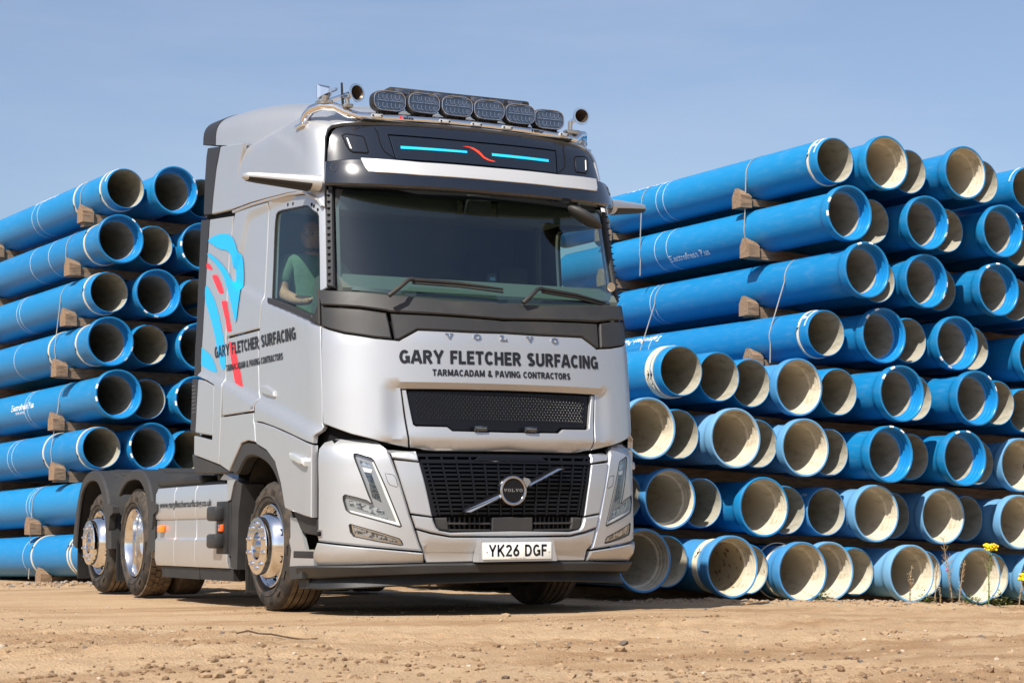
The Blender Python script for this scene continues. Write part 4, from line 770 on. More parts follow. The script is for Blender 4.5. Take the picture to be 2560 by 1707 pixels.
fa=[panel('side_fairing',FAIRT,OUT['fair_up'],SILVER,TR,off=.008,t=.03,grid=.07,bev=.008),
 panel('fairing_edge',FAIRT,OUT['fair_up_edge'],EDGEK,TR,off=.010,t=.03,grid=.07,bev=.006),
 panel('side_fairing',FAIRT,OUT['fair_main'],SILVER,TR,off=.010,t=.03,grid=.035,relief=rf,bev=.006),
 panel('fairing_cover',FAIRT,OUT['fair_cover'],SILVER,TR,off=.034,t=.03,grid=.06,bev=.010),
 panel('fairing_edge',FAIRT,OUT['fair_edge'],EDGEK,TR,off=.012,t=.03,grid=.07,bev=.006),
 panel('fairing_edge',FAIRT,OUT['fair_edge_low'],EDGEK,TR,off=.030,t=.03,grid=.07,bev=.006),
 panel('fairing_foot',FAIRT,OUT['fair_foot'],PLAST,TR,off=.030,t=.05,grid=.06,bev=.010)]
fb=panel('fairing_gap_shade',FAIRT,[(-4.03,1.15),(-3.2,1.1),(-3.0,2.9),(-3.02,3.40),(-3.75,3.45),(-3.86,3.1),(-3.92,2.4),(-3.98,1.8)],DARK,TR,off=-.03,t=0,gap=0,bev=0,grid=.2); mirror(fb)  # near-black sheet added behind the fairing so its gaps look shadowed
mb=MB()
for r_ in range(8):
    for c_ in range(3):
        P,nn=frame(FAIRT,np.array([-4.06+.035*c_]),np.array([1.52+.03*r_]));P=P[0]+nn[0]*.031
        mb.box(P[0]-.002,P[0]+.002,P[1]-.006,P[1]+.006,P[2]-.004,P[2]+.004)
tag(mb.done('edge_dimples',STEEL,fa[5],False),kind='stuff')
sl=panel('side_lamp',CABT,OUT['side_lamp'],CLEAR,TR,off=.034,t=.05,gap=0,grid=.03,bev=.014,relief=lambda p,z:.03+.02*sstep((p+1.78)/.3))
panel('lamp_element',CABT,[(a*.45+-1.53*.55,b*.5+1.045*.5) for a,b in OUT['side_lamp']],LENSC,sl,off=.070,t=.01,gap=0,grid=.03,bev=.003)
stk=panel('sticker',CABT,OUT['sticker'],mat('sticker_pink',(.70,.52,.50),.5),TR,off=.040,t=0,gap=0,bev=0,grid=.03)
panel('step_shroud',CABT,OUT['trim_below_wing'],PLASTK,TR,off=-.010,t=.05,gap=0,grid=.05,bev=.006)
panel('cable_socket',CABT,OUT['cable_hole'],CHROMED,TR,off=.016,t=.01,gap=0,bev=.003,grid=.02)
P,nn=frame(CABT,np.array([-1.37]),np.array([.55]));MB().lathe([(-.012,0),(-.012,.016),(.01,.018)],14,'x',tuple(P[0]+nn[0]*.012)).done('socket_hole',DARK,TR)
for o in [dr,cr_,lk,ar,af,at_,sl]+fa: mirror(o)
# flank lettering and road emblem, laid on panel faces (near side)
def rel_any(p,z): return rf(p,z)
for n in ('blue_blade','blue_edge','blue_low','red_a','red_b','red_c'):
    panel('road_emblem',FAIRT,chaikin(OUT[n]) if n in('blue_blade','blue_edge','red_a','red_b') else OUT[n],BLUEV if n[0]=='b' else REDV,TR,off=.0165 if n=='blue_blade' else .0122,t=0,gap=0,bev=0,grid=.03,relief=rf)
panel('road_emblem',CABT,OUT['red_d'],REDV,TR,off=.0122,t=0,gap=0,bev=0,grid=.03,relief=rf)
tl=text_on('side_company_lettering',CABT,'GARY FLETCHER SURFACING',-3.53,1.915,-1.745,1.900,.090,.092,INK,TR,off=.0138,bold='h',relief=rf); tag(tl,kind='stuff')
tl=text_on('side_trade_lettering',CABT,'TARMACADAM & PAVING CONTRACTORS',-3.27,1.790,-2.02,1.780,.050,.050,INK,TR,off=.0138,bold='h',relief=rf); tag(tl,kind='stuff')
# --- upper cab and roof
def upper_outline():
    A=[(-3.09,3.045),(-2.64,3.03),(-2.30,3.008),(-1.82,2.972),(-1.52,2.936),(-1.40,2.895),(-1.32,2.855),(-1.275,2.80),(-1.262,2.80),(-1.258,2.94)]
    return A
nose=[(a,b) for a,b in OUT['front_black'] if a<=-.44 and b>3.12]
nose.sort(key=lambda v:v[0])
Ax=upper_outline()+[(-1.255,3.13),(-1.245,3.22),(-1.235,3.315),(-1.205,3.375),(-1.165,3.408),(-1.07,3.424),(-.92,3.435),(-.45,3.45)]
full=Ax+[(0,3.452)]+[(-a,b) for a,b in reversed(Ax)]
rr_=[(-3.11,3.12),(-3.04,3.2),(-2.97,3.34),(-2.88,3.42),(-2.70,3.5),(-2.52,3.56),(-2.22,3.62),(-2.04,3.67),(-1.88,3.70)]
full=full+[(-a,b) for a,b in rr_]+[(1.8,3.714),(0,3.714),(-1.8,3.714)]+rr_[::-1]
up=panel('cab_roof',CABT,full,SILVER,TR,off=.006,t=.03,grid=.05,relief=rel_upper,bev=.004,sharp=50)
# drip moulding over the door
q=np.array([(-3.07,3.030),(-2.64,3.018),(-2.30,2.999),(-1.82,2.966),(-1.52,2.930),(-1.40,2.893),(-1.32,2.850),(-1.285,2.80)])
q=np.concatenate([q[i]+(q[i+1]-q[i])*np.linspace(0,1,10,endpoint=False)[:,None] for i in range(len(q)-1)])
P,nn=frame(CABT,q[:,0],q[:,1]); dm=MB().tube([tuple(p) for p in P+nn*.010],.012,8).done('drip_moulding',SILVER,TR); mirror(dm)
# roof air deflector
def dsec(y):
    w=np.interp(y,[-.45,0,.4,.7,1.2,1.55],[.86,1.00,1.09,1.14,1.175,1.19]); zb=np.interp(y,[-.45,.5,.9,1.55],[3.54,3.50,3.575,3.695]); zt=np.interp(y,[-.45,-.2,.1,.5,.9,1.3,1.55],[3.67,3.725,3.80,3.885,3.935,3.955,3.958])
    return w,zb,zt
ys=list(np.linspace(-.45,1.28,24)); V=[];F=[];nA=49
def defl(ys,m,name,par,grow=0.):
    V=[];F=[]
    for y in ys:
        w,zb,zt=dsec(y); w+=grow; zt+=grow
        for k in range(nA):
            a=PI*k/(nA-1); c=math.cos(a);s=math.sin(a)
            V.append((XC-w*math.copysign(abs(c)**(2/5.0),c),y,zb+(zt-zb)*s**(2/3.6)))
    for i in range(len(ys)-1):
        for k in range(nA-1): F.append((i*nA+k,i*nA+k+1,(i+1)*nA+k+1,(i+1)*nA+k))
    F.append(tuple(range(nA))); F.append(tuple(range((len(ys)-1)*nA,len(ys)*nA))[::-1])
    o=mk(name,V,F,m,par,True,35)
    bm=bmesh.new();bm.from_mesh(o.data);bmesh.ops.recalc_face_normals(bm,faces=bm.faces);bm.to_mesh(o.data);bm.free();o.data.set_sharp_from_angle(angle=math.radians(35));return o
de=defl(ys,SILVER,'roof_deflector',TR); defl(np.linspace(1.284,1.56,6),EDGEK,'deflector_edge',de,.004)
# --- added dark shell, blocks light and blackens panel gaps, window openings; rear wall, floor
shell=[(-2.62,1.12),(-1.3,1.14),(0,1.14),(1.3,1.14),(2.62,1.12),(3.0,1.2),(2.9,3.1),(2.5,3.38),(1.9,3.52),(-1.9,3.52),(-2.5,3.38),(-2.9,3.1),(-3.0,1.2)]
wsh=inset(clean(OUT['glass']),-.01).tolist(); dg=inset(clean(OUT['door_glass']),-.008).tolist()
sh=panel('light_block_shell',CABT,shell,DARK,TR,off=-.055,t=0,gap=0,bev=0,grid=.12,holes=[wsh,dg,mpo(dg)])
b=MB().box(-1.16,1.12,.60,.66,1.1,3.36); b.box(-1.16,1.12,-1.2,.62,1.10,1.18); b.done('cab_rear_wall',DARK,TR,False)
MB().box(-1.14,1.10,.56,.59,1.2,3.3).done('bunk_curtain',CURT,TR,False)
b=MB(); b.prism([(-1.17,2.10),(-1.19,2.22),(-1.10,2.325),(-.80,2.365),(-.66,2.34),(-.55,1.9),(-.6,1.5),(-1.1,1.4)],'x',-1.10,1.06); b.done('dashboard',DASH,TR,True,25)
MB().box(-1.08,1.04,-.86,-.05,2.90,2.95,.01).done('overhead_shelf',HEADL,TR,True,30)
b=MB().box(-.95,-.45,-.66,-.62,2.26,2.34,.01); b.box(-.25,.25,-.62,-.5,2.0,2.30,.02); b.done('instrument_binnacle',DASH,TR,True,30)
for sx,nm in ((-.84,'driver_seat'),(.68,'passenger_seat')):
    b=MB().box(sx-.25,sx+.25,-.27,.23,1.62,1.80,.05); b.box(sx-.24,sx+.24,.19,.35,1.75,2.52,.06); b.box(sx-.14,sx+.14,.23,.33,2.52,2.74,.05); b.box(sx-.18,sx+.18,-.2,.15,1.18,1.62,.03)
    b.done(nm,SEATM,TR,True,40)
swc=Matrix.Translation((-.70,-.50,2.30))@Matrix.Rotation(math.radians(28),4,'X')
b=MB(); pts=[swc@Vector((.225*math.cos(t),.225*math.sin(t),0)) for t in np.linspace(0,2*PI,41)]
b.tube(pts,.016,8); b.tube([swc@Vector((-.2,0,0)),swc@Vector((.2,0,0))],.014,6); b.tube([swc@Vector((0,-.21,0)),swc@Vector((0,0,-.02)),swc@Vector((0,-.05,-.3))],.02,6)
b.done('steering_wheel',PLASTK,TR,True,60)
MB().box(-.135,.045,-1.17,-1.06,2.80,2.97,.012).done('sensor_housing',PLASTK,TR,True,30)
b=MB().box(-1.08,-.15,-1.02,-.99,2.78,2.93,.01); b.box(.18,1.04,-1.0,-.97,2.80,2.93,.01); b.done('sun_blind',CURT,TR,True,30)
b=MB().tube([(.93,-.2,2.12),(.92,-.2,2.95)],.03,8); b.box(.72,.98,.05,.10,2.45,2.62,.02); b.done('grab_rail',PLASTK,TR,True,40)
b=MB().lathe([(0,0),(0,.034),(.004,.034)],20,'y',(1.03,-1.16,2.335)).done('round_sticker',mat('cream_paper',(.62,.50,.34),.6),TR)
b=MB().box(.07,.15,-1.05,-1.02,2.24,2.40,.012).done('phone_holder',PLASTK,TR); MB().box(.09,.13,-1.056,-1.051,2.345,2.37).done('phone_screen',mat('screen',(.05,.12,.2),.2,emit=(.1,.3,.5,.06)),b,False)
# wipers
for pts,bl in (([(-.865,-1.44,2.145),(-.79,-1.455,2.205),(-.715,-1.425,2.262),(-.675,-1.41,2.272)],[(-.675,-1.40,2.268),(-.33,-1.43,2.258),(0.0,-1.435,2.235)]),
               ([(.135,-1.48,2.140),(.20,-1.485,2.195),(.265,-1.45,2.246),(.31,-1.43,2.256)],[(.31,-1.425,2.252),(.62,-1.36,2.235),(.93,-1.245,2.205)])):
    w=MB().tube(pts,[.017,.015,.015,.016],8).done('wiper',PLASTK,TR,True,60)
    m_=MB().tube(bl,[.016,.013,.008],8); m_.tube([(x,y-.004,z-.022) for x,y,z in bl],[.009]*3,6); m_.done('wiper_blade',PLASTK,w,True,60)
# camera arms in place of mirrors, front mirror pod
def arm(s):
    b=MB(); secs=[(0,.17,.112),(.06,.165,.108),(.14,.155,.097),(.26,.14,.082),(.38,.12,.068),(.44,.095,.056),(.47,.05,.024)]
    n=20;V=[];F=[]
    for d,wy,hz in secs:
        x=XC+s*(1.16+d); yc=-.93+.52*d; zc=2.975+.12*d
        for k in range(n):
            a=2*PI*k/n;c=math.cos(a);si=math.sin(a)
            V.append((x,yc+wy*.5*math.copysign(abs(c)**.8,c),zc+hz*.5*math.copysign(abs(si)**.9,si)*(1.0 if si>0 else 1.1)))
    for i in range(len(secs)-1):
        for k in range(n): F.append((i*n+k,i*n+(k+1)%n,(i+1)*n+(k+1)%n,(i+1)*n+k))
    F.append(tuple(range(n)));F.append(tuple(range((len(secs)-1)*n,len(secs)*n))[::-1])
    b.add(V,F); o=b.done('mirror_camera_arm',SILVER,TR,True,50)
    # dark under-shell of the arm
    V2=[];F2=[]
    for d,wy,hz in secs[1:-1]:
        x=XC+s*(1.16+d); yc=-.93+.52*d; zc=2.975+.12*d
        for k in range(11):
            a=PI*1.10+PI*.80*k/10;c=math.cos(a);si=math.sin(a)
            V2.append((x,yc+(wy*.5+.003)*math.copysign(abs(c)**.8,c),zc+(hz*.5+.003)*math.copysign(abs(si)**.9,si)*1.12))
    for i in range(len(secs)-3):
        for k in range(10): F2.append((i*11+k,i*11+k+1,(i+1)*11+k+1,(i+1)*11+k))
    mk('arm_underside',V2,F2,PLASTK,o,True,60)
arm(-1); arm(1)
b=MB(); Mx=Matrix.Translation((.70,-1.36,2.80))@Matrix.Rotation(math.radians(31),4,'Y')@Matrix.Rotation(math.radians(-10),4,'Z')
bm=bmesh.new(); bmesh.ops.create_uvsphere(bm,u_segments=20,v_segments=12,radius=1); V=[Mx@Vector((v.co.x*.145,v.co.y*.075,v.co.z*.042)) for v in bm.verts]; bm.verts.index_update(); F=[tuple(v.index for v in f.verts) for f in bm.faces]; bm.free()
b.add(V,F); b.tube([(.70,-1.33,2.82),(.66,-1.22,2.93)],.03,10); b.done('front_mirror',PLAST,TR,True,60)
# --- light bar over the visor
lb=MB(); tube=[(-1.15,-.62,3.515),(-1.14,-.70,3.545),(-1.10,-.80,3.555),(-1.02,-.84,3.545),(-.94,-.88,3.50),(-.86,-.905,3.478),(-.76,-.93,3.476),(-.5,-.955,3.482),(-.2,-.965,3.487),(.1,-.965,3.487),(.4,-.955,3.483),(.7,-.93,3.476),(.82,-.90,3.470),(.90,-.85,3.475),(.98,-.78,3.53),(1.05,-.72,3.55),(1.10,-.62,3.515)]
T_=[]
for i in range(len(tube)-1):
    for k in range(3): T_.append(Vector(tube[i]).lerp(Vector(tube[i+1]),k/3))
T_.append(Vector(tube[-1]))
lb.tube(T_,.033,14); 
for s in (-1,1):
    x=XC+s*1.13; lb.tube([(x,-.62,3.515),(x,-.585,3.49),(x,-.57,3.44)],[.033,.036,.036],12); lb.box(x-.05,x+.05,-.66,-.50,3.43,3.46,.01)
LB=lb.done('light_bar',CHROME,TR,True,50)
MB().prism([(-.93,3.440),(-.975,3.452),(-.96,3.462),(-.85,3.462)],'x',-.86,.82).done('bar_underplate',STEEL,LB,False)
def ybar(x): return np.interp(x,[t[0] for t in tube],[t[1] for t in tube])
# writing on the bar
for s,x0,x1,m,h in (('elsa',-.556,-.478,INK,.022),('HiBar',.475,.578,INK,.022)):
    V,F=glyphs(s,.03);lo,hi=caph(.03);a,b_=V[:,0].min(),V[:,0].max()
    xx=x0+(x1-x0)*(V[:,0]-a)/(b_-a); mk('bar_lettering',[(x,ybar(x)-.0345,3.472+h*(w-lo)/(hi-lo)) for x,w in zip(xx,V[:,1])],F,m,LB,False)
V,F=glyphs('K',.03);lo,hi=caph(.03);a,b_=V[:,0].min(),V[:,0].max()
mk('bar_lettering',[(-.582+.024*(u-a)/(b_-a),ybar(-.57)-.0345,3.472+.023*(w-lo)/(hi-lo)) for u,w in V],F,REDV,LB,False)
for x in (-.752,-.24,.012,.264,.755):
    o=MB().box(-.042,.042,-.012,.010,-.0135,.0135,.006).done('bar_marker',CLEAR,LB); o.location=(x,ybar(x)-.036,3.482); o.rotation_euler=(0,0,math.atan2(ybar(x+.01)-ybar(x-.01),.02))
    for s in (-1,1): MB().lathe([(-.015,0),(-.015,.007),(0,.007)],8,'y',(s*.032,0,0)).done('marker_screw',DARK,o)
def spot(x,z):
    S=empty('spotlight',(x,ybar(x)+.01,z),TR); 
    hw,hh=.129,.075
    q=[]
    for k in range(48):
        a=2*PI*k/48;c=math.cos(a);s=math.sin(a); q.append((hw*math.copysign(abs(c)**.46,c)*(1-.05*abs(s)**3),hh*math.copysign(abs(s)**.66,s)*(1.0-.14*abs(c)**3)))
    V=[];F=[]
    for (sc,y) in ((.80,.07),(1.0,.03),(1.0,-.028),(.975,-.040),(.93,-.043)): V+=[(u*sc,y,v*sc) for u,v in q]
    for j in range(4):
        for k in range(48): F.append((j*48+k,j*48+(k+1)%48,(j+1)*48+(k+1)%48,(j+1)*48+k))
    F.append(tuple(range(48)))
    b=MB().add(V,F); 
    for k in range(9): b.box(-.075+k*.0185-.004,-.075+k*.0185+.004,-.02,.03,-hh-.008,-hh+.012)
    b.done('lamp_housing',PLASTK,S,True,40)
    qq=[(u*.93,v*.93) for u,v in q]; mk('lens_back',[(u,-.036,v) for u,v in qq],[tuple(range(48))[::-1]],LEDB,S,False)
    b=MB()
    for r in (0,1):
        for k in range(6):
            x0=-.088+k*.0325; z0=.010 if r==0 else -.052
            b.box(x0,x0+.004,-.041,-.037,z0,z0+.036); b.box(x0,x0+.017,-.041,-.037,z0,z0+.0045)
    b.box(-.098,-.006,-.041,-.037,-.002,.003); b.box(.006,.098,-.041,-.037,-.002,.003)
    for sg in (-1,1): b.box(sg*.062-.026,sg*.062+.026,-.041,-.037,.055,.0585)
    tag(b.done('led_reflectors',LEDL,S,False),kind='stuff')
    mk('lens',[(u,-.0435,v) for u,v in qq],[tuple(range(48))[::-1]],LGLASS,S,False)
    pts=[(u*.93,-.0425,v*.93) for u,v in q]; MB().tube(pts+[pts[0]],.0028,5).done('lens_rim',LEDL,S)
    b=MB().box(-.024,.024,-.02,.025,-.115,-.07,.004); b.box(-.028,.028,-.036,.03,-.135,-.108,.004); b.done('lamp_bracket',PLASTK,S,True,30)
    return S
for x,z in ((-.655,3.598),(-.396,3.603),(-.137,3.604),(.120,3.602),(.378,3.598),(.628,3.586)): spot(x,z)
# amber beacon bar behind the lamps
b=MB().box(-.50,.66,-.60,-.34,3.735,3.800,.02); BB=b.done('beacon_bar',PLASTK,TR,True,30)
for k in range(7): MB().box(-.46+k*.155,-.46+k*.155+.125,-.606,-.598,3.748,3.785,.004).done('beacon_window',LEDB,BB)
b=MB()
for x in (-.4,.55): b.box(x-.03,x+.03,-.5,-.44,3.62,3.74)
b.done('beacon_foot',PLASTK,BB,False)
# horns
def horn(x,y,z,L_,r):
    prof=[(0,r*.80),(0,r),(.006,r+.002),(.02,r*.86),(.045,r*.60),(.08,r*.42),(.12,r*.34),(L_,r*.22),(L_+.01,0)]
    o=MB().lathe(prof,28,'y').done('horn',CHROME,TR,True,60)
    MB().lathe([(.002,r*.90),(.03,r*.62),(.07,r*.36),(.09,0)],24,'y').done('horn_throat',mat('horn_throat',(.10,.075,.055),.35,.6) if 'horn_throat' not in MATS else MATS['horn_throat'],o)
    o.location=(x,y,z); return o
h=horn(-.924,-1.02,3.620,.34,.066); h.rotation_euler=(0,0,math.radians(16))
b=MB().tube([(-.95,-.90,3.54),(-.955,-.905,3.61)],.018,8); b.box(-.985,-.915,-.93,-.85,3.535,3.56,.006); b.done('horn_bracket',STEEL,TR,True,40)
h=horn(.884,-1.00,3.628,.26,.064); h.rotation_euler=(0,0,math.radians(-8))
b=MB().tube([(.86,-.86,3.52),(.86,-.865,3.61)],.018,8); b.box(.82,.93,-.89,-.82,3.515,3.545,.006); b.done('horn_bracket',STEEL,TR,True,40)
# square trumpet at the corner
q1=[(-.055,-.05),(.055,-.05),(.055,.05),(-.055,.05)]; V=[];F=[]
for y,s in ((0,1.0),(.012,1.04),(.035,.62),(.07,.30),(.16,.20)): V+=[(u*s,y,v*s) for u,v in q1]
for j in range(4):
    for k in range(4): F.append((j*4+k,j*4+(k+1)%4,(j+1)*4+(k+1)%4,(j+1)*4+k))
F.append((16,17,18,19))
V+=[(u*.9,.004,v*.9) for u,v in q1]+[(u*.3,.09,v*.3) for u,v in q1]; F+=[(20+k,20+(k+1)%4,24+(k+1)%4,24+k) for k in range(4)]+[(24,25,26,27)]
o=mk('square_horn',V,F,CHROME,TR,False); o.location=(-1.10,-.80,3.648); o.rotation_euler=(0,0,math.radians(196))
b=MB().box(-1.14,-1.04,-.86,-.76,3.565,3.590,.006); b.tube([(-1.10,-.84,3.58),(-1.098,-.85,3.62)],.025,8); b.done('horn_bracket',STEEL,TR,True,40)
b=MB().tube([(-.968,-.86,3.56),(-.983,-.88,3.65),(-.994,-.90,3.71)],[.010,.009,.008],8).done('aerial',PLASTK,TR,True,60)
# --- wheels
def wheel_parts(w,kind,s):
    """s=-1: outer face towards -x.  built about its own centre, outer tyre face at x=0, going inward +x*(-s)"""
    k=-s; R=.464
    tw=.30 if kind!='drive' else .27
    def X(a): return a*k
    prof=[(X(.02),.305),(X(-.004),.325),(X(-.014),.36),(X(-.012),.40),(X(.004),.437),(X(.022),.456),(X(.045),R)]
    gr=[.085,.14,.165,.22] if kind!='drive' else []
    mi=[0]*(len(prof)-1)
    pts=list(prof)
    if kind!='drive':
        for g in (.085,.135,.185,.235):
            pts+=[(X(g-.005),R+.003),(X(g-.004),R-.011),(X(g+.004),R-.011),(X(g+.005),R+.003)]; mi+=[1,2,2,2]
        pts+=[(X(tw-.03),R)]; mi+=[1]
    else:
        pts+=[(X(tw-.03),R)]; mi+=[2]
    pts+=[(X(tw-.01),.45),(X(tw),.40),(X(tw-.01),.33),(X(tw-.03),.305)]; mi+=[0]*4
    b=MB(); b.lathe(pts,72,'x',mi=mi); t=b.done('tyre',None,w,True,30,mats=[RUBBER,TREAD,GROOVE])
    # raised sidewall ring and lettering-like ribs
    b=MB(); b.lathe([(X(-.0125),.352),(X(-.019),.356),(X(-.0195),.362),(X(-.013),.366)],72,'x',closed=False)
    for j in range(14):
        if j%7>4: continue
        a=2*PI*j/14
        for q in range(5):
            w_=a+q*.035; c_,s_=math.cos(w_),math.sin(w_)
            P=[(r*c_-d*s_,r*s_+d*c_) for r in (.378,.412) for d in (-.004,.004)]
            V=[(X(-.0175),u,v) for u,v in P]+[(X(-.008),u,v) for u,v in P]
            b.add(V,[(0,1,3,2),(0,4,5,1),(2,3,7,6),(0,2,6,4),(1,5,7,3)])
    tag(b.done('sidewall_ribs',RUBBER,w,True,40),kind='stuff')
    if kind=='drive':
        b=MB(); n=42
        for i in range(n):
            for j,(a0,a1) in enumerate(((.028,.083),(.089,.130),(.136,.177),(.183,.238))):
                w0=2*PI*(i+(.5 if j%2 else 0)+.06)/n;w1=2*PI*(i+(.5 if j%2 else 0)+.92)/n; sh=.02*(1 if j<2 else -1)
                V=[]
                for r in (R-.003,R+.010):
                    for (a,wo) in ((a0,0),(a1,sh)):
                        for ww in (w0+wo,w1+wo): V.append((X(a),r*math.cos(ww),r*math.sin(ww)))
                b.add(V,[(4,5,7,6),(0,4,6,2),(1,3,7,5),(0,1,5,4),(2,6,7,3)])
        tag(b.done('tread_blocks',TREAD,w,False),kind='stuff')
    if kind!='drive':
        rp=[(X(.03),.303),(X(.004),.300),(X(.0),.293),(X(.008),.285),(X(.05),.276),(X(.06),.268),(X(.03),.255),(X(-.02),.238),(X(-.045),.222),(X(-.052),.214),(X(-.055),.206)]
        MB().lathe(rp,72,'x').done('rim',ALLOY,w,True,35)
        hp=[(X(-.05),.208),(X(-.094),.208),(X(-.101),.202),(X(-.101),.103),(X(-.095),.097),(X(-.04),.094),(X(-.03),.09)]
        MB().lathe(hp,64,'x').done('hub_cover',CHROME,w,True,30)
        MB().lathe([(X(-.03),.091),(X(.02),.08),(X(.03),0)],32,'x').done('hub_bore',GROOVE,w)
        for j in range(8):
            a=2*PI*(j+.5)/8; c=Vector((X(.011),.246*math.cos(a),.246*math.sin(a)))
            nrm=Vector((-k*1.0,.50*math.cos(a),.50*math.sin(a))).normalized()
            M=Matrix.Translation(c+nrm*.004)@nrm.to_track_quat('X','Z').to_matrix().to_4x4()
            q=M.to_3x3()@Vector((0,0,0)); b=MB().lathe([(.004,.026),(.006,.021),(.001,.019),(-.004,0)],20,'x',M=M); b.done('hand_hole',DARK,w)
        for j in range(10):
            a=2*PI*(j+.5)/10; b=MB().lathe([(X(-.098),.0185),(X(-.108),.0175),(X(-.110),.0125),(X(-.120),.0120),(X(-.123),.008),(X(-.123),0)],12,'x',(0,.158*math.cos(a),.158*math.sin(a))); b.done('wheel_nut',CHROME,w,True,30)
    else:
        rp=[(X(.03),.303),(X(.002),.301),(X(-.004),.294),(X(.004),.286),(X(.03),.281),(X(.05),.272),(X(.11),.268),(X(.17),.262),(X(.205),.235),(X(.212),.17),(X(.19),.13)]
        MB().lathe(rp,72,'x').done('rim',ALLOY,w,True,35)
        MB().lathe([(X(.19),.135),(X(.10),.125),(X(.085),.11),(X(.085),0)],48,'x').done('hub_cover',ALLOY,w,True,35)
        for j in range(10):
            a=2*PI*j/10; MB().lathe([(X(.212),.015),(X(.185),.015),(X(.183),0)],10,'x',(0,.165*math.cos(a),.165*math.sin(a))).done('wheel_nut',CHROMED,w)
WZ=.466
proto={}
def put_wheel(kind,s,y,lab=None,dz=0.):
    w=empty('wheel',(XC+s*1.18,y,WZ+dz),TR); 
    if (kind,s) in proto:
        for ch in proto[(kind,s)].children:
            c=ch.copy(); COL.objects.link(c); c.parent=w
    else: wheel_parts(w,kind,s); proto[(kind,s)]=w
    if lab: w['label']=lab
    return w
put_wheel('front',-1,-.04,'steer wheel with bright bolted hub'); put_wheel('front',1,-.04)
put_wheel('drive',-1,3.47,'drive wheel with deep dished bright rim',.014); put_wheel('drive',1,3.47,None,.014)
put_wheel('front',-1,4.66,'rear tag wheel with bright bolted hub',.01); put_wheel('front',1,4.66,None,.01)
for s in (-1,1):    # inner tyre of the twin drive wheels
    b=MB(); x0=XC+s*.87; R=.464
    b.lathe([(x0,.30),(x0,.40),(x0-s*.03,R),(x0-s*.24,R),(x0-s*.27,.4),(x0-s*.27,.3)],56,'x',(0,3.47,WZ+.014)); b.done('inner_tyre',TREAD,TR,True,30)
# --- mudguards
MGD=[(3.866,.937),(3.79,.995),(3.708,1.038),(3.62,1.073),(3.537,1.096),(3.43,1.114),(3.338,1.119),(3.24,1.119),(3.142,1.109),(3.055,1.088),(2.975,1.057),(2.92,1.022),(2.864,.975),(2.815,.915),(2.775,.84),(2.75,.76),(2.735,.66),(2.722,.55),(2.712,.41)]
MGDi=[(3.80,.890),(3.73,.940),(3.66,.976),(3.59,1.002),(3.52,1.017),(3.42,1.026),(3.338,1.028),(3.24,1.024),(3.16,1.010),(3.09,.985),(3.03,.948),(2.985,.905),(2.945,.855),(2.915,.80),(2.895,.74),(2.882,.67),(2.874,.60),(2.868,.52),(2.865,.41)]
MGT=[(5.46,.47),(5.43,.56),(5.39,.67),(5.34,.775),(5.28,.88),(5.22,.965),(5.13,1.055),(5.03,1.105),(4.93,1.136),(4.83,1.150),(4.734,1.152),(4.64,1.149),(4.54,1.136),(4.45,1.106),(4.378,1.068),(4.30,1.01),(4.23,.945),(4.18,.87),(4.15,.78),(4.13,.68),(4.11,.56),(4.10,.42)]
MGTi=[(5.32,.42),(5.30,.50),(5.27,.62),(5.23,.74),(5.18,.85),(5.12,.93),(5.05,.985),(4.97,1.02),(4.89,1.042),(4.81,1.052),(4.734,1.053),(4.65,1.049),(4.58,1.035),(4.52,1.012),(4.46,.975),(4.40,.925),(4.35,.865),(4.31,.79),(4.28,.71),(4.26,.62),(4.245,.52),(4.24,.42)]
def mudguard(o_,i_,lab):
    n=len(o_);V=[];F=[]
    xs=((-1.245,'i'),(-1.25,'o'),(-1.22,'t'),(-.62,'t'))
    for (y,z),(yi,zi) in zip(o_,i_):
        V+=[(-1.235,yi,zi),(-1.25,yi+(y-yi)*.08,zi+(z-zi)*.08),(-1.25,yi+(y-yi)*.86,zi+(z-zi)*.86),(-1.232,y,z),(-.62,y,z+.004),(-.62,yi+(y-yi)*.75,zi+(z-zi)*.75),(-1.20,yi+(y-yi)*.4,zi+(z-zi)*.4)]
    m=7
    for i in range(n-1):
        for k in range(m): F.append((i*m+k,i*m+(k+1)%m,(i+1)*m+(k+1)%m,(i+1)*m+k))
    F.append(tuple(range(m)));F.append(tuple(range((n-1)*m,n*m))[::-1])
    b=MB().add(V,F)
    o=b.done('mudguard',PLAST,TR,True,32)
    r=MB()
    for k in range(3,n-6,2):
        y,z=o_[k]; y2,z2=o_[k+1]; 
        dy,dz=(y2-y),(z2-z);l=math.hypot(dy,dz);t=(dy/l,dz/l)
        for xa,xb in ((-1.05,-.64),):
            r.add([(x,y+t[0]*e+(-t[1])*h*-1,z+t[1]*e+abs(t[0])*h) for x in (xa,xb) for e,h in ((-.03,.0),(-.02,.011),(.02,.011),(.03,.0))],[(0,1,5,4),(1,2,6,5),(2,3,7,6),(0,3,2,1),(4,5,6,7)])
    r.done('mudguard_rib',PLAST,o,True,30)
    mirror(o)
mudguard(MGD,MGDi,''); mudguard(MGT,MGTi,'')
